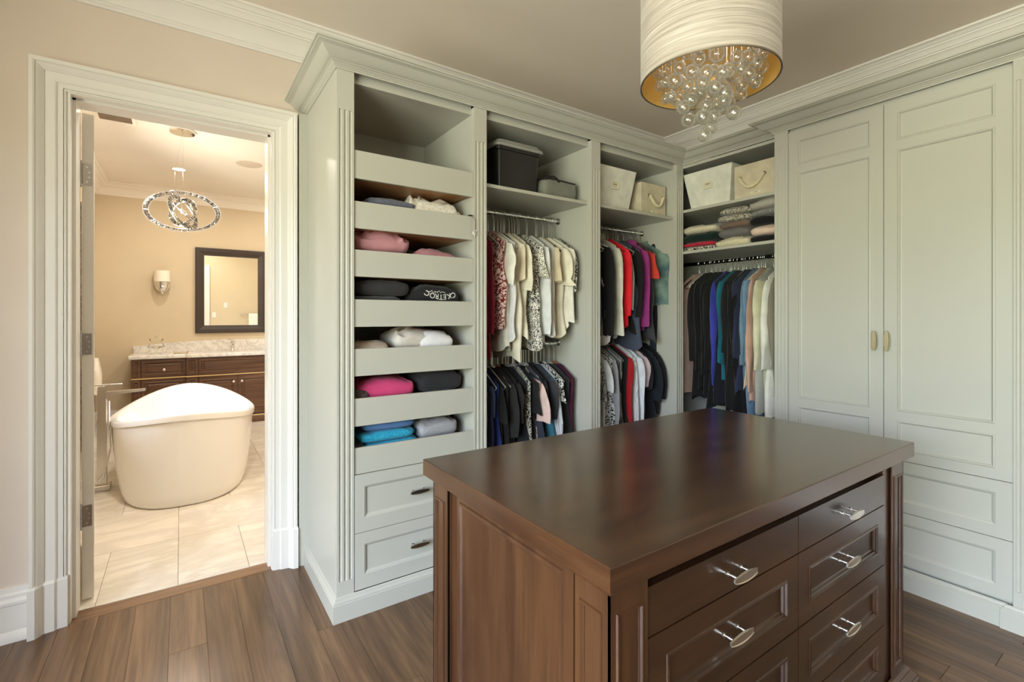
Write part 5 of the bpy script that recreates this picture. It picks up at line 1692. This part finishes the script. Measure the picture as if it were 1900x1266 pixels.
# vanity faucet
vf = thing('vanity_faucet', 'small chrome basin faucet under the dark framed mirror', 'faucet', (0.585, 7.66, 0.9345))
m = MB()
m.lathe([(0.030, 0.9345), (0.026, 0.945), (0.019, 0.955), (0.018, 1.02), (0.024, 1.035), (0.026, 1.045), (0.018, 1.056), (0.010, 1.062)], 0.585, 7.66, 18, True, True)
m.build('faucet_body', CHROME, vf, 40)
MB().tube([(0.585, 7.66, 0.99), (0.585, 7.60, 1.025), (0.585, 7.55, 1.015), (0.585, 7.535, 0.99)], [0.013, 0.012, 0.011, 0.010], 12).build('spout', CHROME, vf, 50)
MB().tube([(0.585, 7.66, 1.062), (0.56, 7.65, 1.085), (0.525, 7.64, 1.100)], [0.007, 0.006, 0.008], 10).build('lever', CHROME, vf, 50)

# covered glass dish and brass tray on the counter
gd = thing('glass_cake_stand', 'footed clear glass dish with dome lid at the counter end', 'dish', (-0.255, 7.48, 0.9345))
GL2 = clearglass('tableware_glass', (0.97, 0.98, 0.97), 0.9, 0.05, False, 0.12)
m = MB()
m.lathe([(0.058, 0.9345), (0.055, 0.940), (0.018, 0.955), (0.014, 0.985), (0.03, 1.0), (0.085, 1.022), (0.092, 1.030), (0.088, 1.032), (0.03, 1.008)], -0.255, 7.48, 28)
m.build('stand', GL2, gd, 60)
m = MB()
m.lathe([(0.078, 1.031), (0.078, 1.05), (0.055, 1.075), (0.050, 1.085), (0.070, 1.115), (0.072, 1.122), (0.066, 1.126), (0.02, 1.130), (0.012, 1.150), (0.016, 1.165), (0.004, 1.172)], -0.255, 7.48, 28)
m.build('dome_lid', GL2, gd, 60)
bt = thing('soap_tray', 'small brass tray with curled ends on the marble counter', 'tray', (0.01, 7.42, 0.9345))
m = MB()
m.cbox(-0.075, 0.075, 7.39, 7.45, 0.940, 0.947, 0.002)
m.build('tray_plate', BRASS, bt)
m = MB()
for x in (-0.07, 0.07):
    m.tube([(x, 7.395, 0.9345), (x, 7.395, 0.955), (x * 1.15, 7.40, 0.968)], 0.004, 8)
    m.tube([(x, 7.445, 0.9345), (x, 7.445, 0.955), (x * 1.15, 7.44, 0.968)], 0.004, 8)
m.build('scroll_foot', BRASS, bt, 50)

# mirror
MX0, MX1, MZ0, MZ1 = 0.157, 1.016, 1.178, 2.342
mr = thing('wall_mirror', 'rectangular wall mirror in a wide dark brown frame above the vanity', 'mirror', (0.58, BY1, 1.2))
FR = [(0, 0), (0, 0.030), (0.012, 0.034), (0.05, 0.030), (0.095, 0.018), (0.104, 0.018), (0.104, 0)]
MFR = paint('dark_espresso_frame', srgb(58, 48, 42), 0.4, 0.12, 0.05, 30)
MB().sweep(FR, [(MX0, MZ0), (MX0, MZ1), (MX1, MZ1), (MX1, MZ0)], lambda x, z, h: (x, BY1 - 0.001 - h, z), True).build('mirror_frame', MFR, mr)
mm, nt_, b_ = newmat('mirror_silver')
b_.inputs['Metallic'].default_value = 1.0
b_.inputs['Roughness'].default_value = 0.01
b_.inputs['Base Color'].default_value = (0.90, 0.91, 0.88, 1)
MB().box(MX0 + 0.09, MX1 - 0.09, BY1 - 0.010, BY1 - 0.004, MZ0 + 0.09, MZ1 - 0.09).build('mirror_glass', mm, mr)

# sconce
sx_, sy_ = -0.203, BY1 - 0.10
sc = thing('wall_sconce', 'chrome wall sconce with white drum shade left of the mirror', 'lamp', (sx_, BY1, 1.8))
SHM = paint('white_linen_shade', srgb(240, 232, 216), 0.8, 0.02, 0.05, 200)
MB().lathe([(0.088, 1.856), (0.088, 1.995), (0.085, 1.995), (0.085, 1.856)], sx_, sy_, 32).build('lamp_shade', SHM, sc, 60)
m = MB()
m.lathe([(0.004, 1.700), (0.016, 1.704), (0.012, 1.716), (0.030, 1.724), (0.060, 1.752), (0.078, 1.80), (0.082, 1.852), (0.076, 1.852), (0.05, 1.79)], sx_, sy_, 28)
m.build('crystal_bowl', CHROME, sc, 60)
MB().tube([(sx_, sy_, 1.80), (sx_, BY1 - 0.001, 1.80)], 0.010, 10).build('arm', CHROME, sc, 50)
MB().cbox(sx_ - 0.05, sx_ + 0.05, BY1 - 0.014, BY1 - 0.001, 1.74, 1.88, 0.004).build('back_plate', CHROME, sc)

# towel on a ring, drape
tr = thing('towel_ring', 'small chrome towel ring on the left bathroom wall', 'ring', (BX0, 7.15, 1.03))
MB().tube([(BX0 + 0.001, 7.15, 1.045), (BX0 + 0.06, 7.15, 1.045)], 0.009, 10).build('post', CHROME, tr, 40)
MB().tube([(BX0 + 0.055, 7.15 + 0.075 * math.sin(a), 0.97 + 0.075 * math.cos(a)) for a in [2 * math.pi * q / 24 for q in range(25)]], 0.005, 8, False).build('ring', CHROME, tr, 60)
m = MB()
rings = []
for i in range(13):
    t_ = i / 12
    z = 0.93 - 0.40 * t_
    w_ = 0.07 + 0.06 * min(1, t_ * 3)
    rings.append([(BX0 + 0.075 + (0.022 + 0.034 * min(1, t_ * 2)) * math.copysign(abs(math.sin(a)) ** 0.7, math.sin(a)) * (1 + 0.3 * math.sin(3 * a + t_)), 7.15 + w_ * math.cos(a), z) for a in [2 * math.pi * q / 20 for q in range(20)]])
m.loft(rings, True, True)
tag(m.build('hand_towel', fabric((238, 230, 214), 'fluff', (246, 240, 228)), None, 60), 'cream hand towel hanging from a ring by the tub filler', 'towel')

m = MB()
rings = []
for i in range(25):
    z = 0.02 + 2.48 * i / 24
    rings.append([(BX0 + 0.06 + 0.030 * math.sin(q * 1.05) + 0.006 * noise.noise(Vector((q, z * 3, 0))), 6.12 + 0.56 * q / 30, z) for q in range(31)] + [(BX0 + 0.052 + 0.030 * math.sin(q * 1.05), 6.12 + 0.56 * q / 30, z) for q in range(30, -1, -1)])
m.loft(rings, True, True)
tag(m.build('window_drape', fabric((34, 28, 26), 'floral', (120, 104, 90), 0.9), None, 60), 'floor-length black and taupe patterned drape behind the open white door', 'curtain')

# things on the wall seen in the mirror
wy = 3.116
for x, z, n_ in ((0.545, 1.585, 2), (0.86, 1.70, 1)):
    pass
op = thing('outlet_plate', 'white outlet plate near the doorway casing, seen in the mirror', 'outlet', (0.60, wy, 1.44))
MB().cbox(0.565, 0.635, wy, wy + 0.006, 1.385, 1.500, 0.002).build('plate', TRIMP, op)
MB().cbox(0.585, 0.615, wy + 0.006, wy + 0.009, 1.41, 1.475, 0.001).build('socket', TRIMP, op)
op = thing('switch_plate', 'white light switch plate right of an outlet, seen in the mirror', 'switch', (0.82, wy, 1.66))
MB().cbox(0.785, 0.855, wy, wy + 0.006, 1.60, 1.715, 0.002).build('plate', TRIMP, op)
MB().cbox(0.807, 0.833, wy + 0.006, wy + 0.011, 1.62, 1.695, 0.001).build('rocker', TRIMP, op)
tb = thing('towel_bar', 'chrome towel bar on the beige wall, seen in the mirror', 'rail', (1.35, wy, 1.45))
MB().tube([(1.10, wy + 0.06, 1.455), (1.62, wy + 0.06, 1.455)], 0.009, 12).build('bar', CHROME, tb, 40)
for x in (1.115, 1.605):
    MB().tube([(x, wy, 1.455), (x, wy + 0.06, 1.455)], 0.012, 12).build('bracket', CHROME, tb, 40)
m = MB()
m.loft([[(1.27, wy + 0.06 + s_ * 0.018, z), (1.52, wy + 0.06 + s_ * 0.018, z), (1.52, wy + 0.06 + s_ * 0.012, z), (1.27, wy + 0.06 + s_ * 0.012, z)] for s_, z in ((1, 1.0), (1, 1.44), (0.5, 1.474), (-0.5, 1.474), (-1, 1.44), (-1, 1.05))], True, True)
tag(m.build('bath_towel', fabric((240, 236, 228), 'fluff', (248, 244, 238)), None), 'white bath towel folded over the chrome bar, seen in the mirror', 'towel')

# chandelier
CX, CY = 0.01, 5.28
ch = thing('crystal_chandelier', 'chrome and crystal chandelier of tilted rings hanging over the bathtub', 'chandelier', (CX, CY, BZ))
MB().lathe([(0.001, BZ - 0.026), (0.095, BZ - 0.024), (0.100, BZ - 0.016), (0.100, BZ - 0.001)], CX, CY, 36).build('ceiling_canopy', CHROME, ch, 40)
CC_ = Vector((CX + 0.005, CY, 2.345))


def cring(rad, hw_, tilt, yaw, roll=0.0, name='crystal_ring', n=36):
    M_ = Matrix.Rotation(yaw, 3, 'Z') @ Matrix.Rotation(roll, 3, 'Y') @ Matrix.Rotation(tilt, 3, 'X')
    P = lambda r_, a, h_: tuple(CC_ + M_ @ Vector((r_ * math.cos(a), r_ * math.sin(a), h_)))
    rails = MB()
    for rr_ in (rad - hw_, rad + hw_):
        rails.tube([P(rr_, 2 * math.pi * q / 64, 0) for q in range(65)], 0.0032, 6, False)
    for q in range(4):
        a = q * math.pi / 2 + 0.1
        rails.tube([P(rad - hw_, a, 0), P(rad + hw_, a, 0)], 0.006, 8)
    ro = rails.build(name, CHROME, ch, 60)
    cr_ = MB()
    for q in range(n):
        a0, a1 = 2 * math.pi * (q + 0.08) / n, 2 * math.pi * (q + 0.92) / n
        e = hw_ * 0.74
        rings_ = [[P(rad - e, a0, h_), P(rad + e, a0, h_), P(rad + e, a1, h_), P(rad - e, a1, h_)] if abs(h_) < 0.006 else [P(rad - e * 0.55, a0 + 0.02, h_), P(rad + e * 0.55, a0 + 0.02, h_), P(rad + e * 0.55, a1 - 0.02, h_), P(rad - e * 0.55, a1 - 0.02, h_)] for h_ in (-0.009, -0.004, 0.004, 0.009)]
        cr_.loft(rings_, True, True)
    c = cr_.build('crystal', CRYS, ro)
    c['kind'] = 'stuff'


cring(0.272, 0.020, R(-27), R(-6), R(-4))
cring(0.15, 0.020, R(64), R(40), R(30), n=22)
cring(0.135, 0.018, R(20), R(20), R(38), n=20)
cring(0.115, 0.018, R(82), R(-35), R(-18), n=18)
MB().ball(tuple(CC_), 0.022, 16, 10).build('hub', CHROME, ch, 60)
MB().tube([(CX, CY, BZ - 0.02), (CX - 0.055, CY, 2.70), (CX - 0.055, CY, 2.50)], 0.0016, 6).build('cable', CHROME, ch, 60)
MB().tube([(CX + 0.004, CY, BZ - 0.02), (CX + 0.004, CY, 2.50)], 0.0016, 6).build('cable', CHROME, ch, 60)
MB().tube([tuple(CC_), (CX - 0.02, CY, 2.50)], 0.004, 8).build('stem', CHROME, ch, 60)

# ceiling fittings of the bathroom
vt = thing('air_vent', 'beige ceiling air vent with thin louvres near the door', 'vent', (-0.455, 5.22, BZ))
m = MB()
for a, b, c, d in ((-0.59, -0.32, 5.10, 5.125), (-0.59, -0.32, 5.315, 5.34), (-0.59, -0.565, 5.125, 5.315), (-0.345, -0.32, 5.125, 5.315)):
    m.box(a, b, c, d, BZ - 0.010, BZ - 0.0005)
m.build('vent_frame', BATHC, vt)
MB().box(-0.565, -0.345, 5.125, 5.315, BZ - 0.004, BZ - 0.001).build('vent_backing', paint('vent_grey', srgb(120, 108, 98), 0.8, 0.03, 0), vt)
for i in range(8):
    yy = 5.135 + i * 0.0235
    MB().box(-0.565, -0.345, yy, yy + 0.004, BZ - 0.012, BZ - 0.004).build('louvre', paint('vent_louvre', srgb(168, 154, 142), 0.6, 0.03, 0), vt)
sp = thing('ceiling_speaker', 'flat round flush speaker grille in the bathroom ceiling', 'speaker', (0.617, 6.02, BZ))
MB().lathe([(0.001, BZ - 0.005), (0.118, BZ - 0.005), (0.126, BZ - 0.004), (0.130, BZ - 0.0005)], 0.617, 6.02, 40).build('grille', paint('speaker_grille', srgb(206, 194, 180), 0.8, 0.02, 0.2, 500), sp, 60)


def downlight(x, y, zc, label, s_):
    t = thing('ceiling_downlight', label, 'lamp', (x, y, zc))
    MB().lathe([(0.060, zc - 0.002), (0.064, zc - 0.006), (0.078, zc - 0.005), (0.080, zc - 0.0005)], x, y, 32).build('trim_ring', TRIMP, t, 40)
    MB().lathe([(0.001, zc - 0.003), (0.060, zc - 0.003)], x, y, 32).build('diffuser', emit('lit_diffuser', (1, 0.88, 0.70), s_), t)


downlight(-0.02, 6.67, BZ, 'small round recessed downlight beyond the crystal chandelier', 6.0)
for i, (x, y) in enumerate(((1.3, 6.67), (1.3, 4.6))):
    downlight(x, y, BZ, ('recessed downlight over the right part of the vanity', 'recessed downlight right of the bathtub')[i], 6.0)
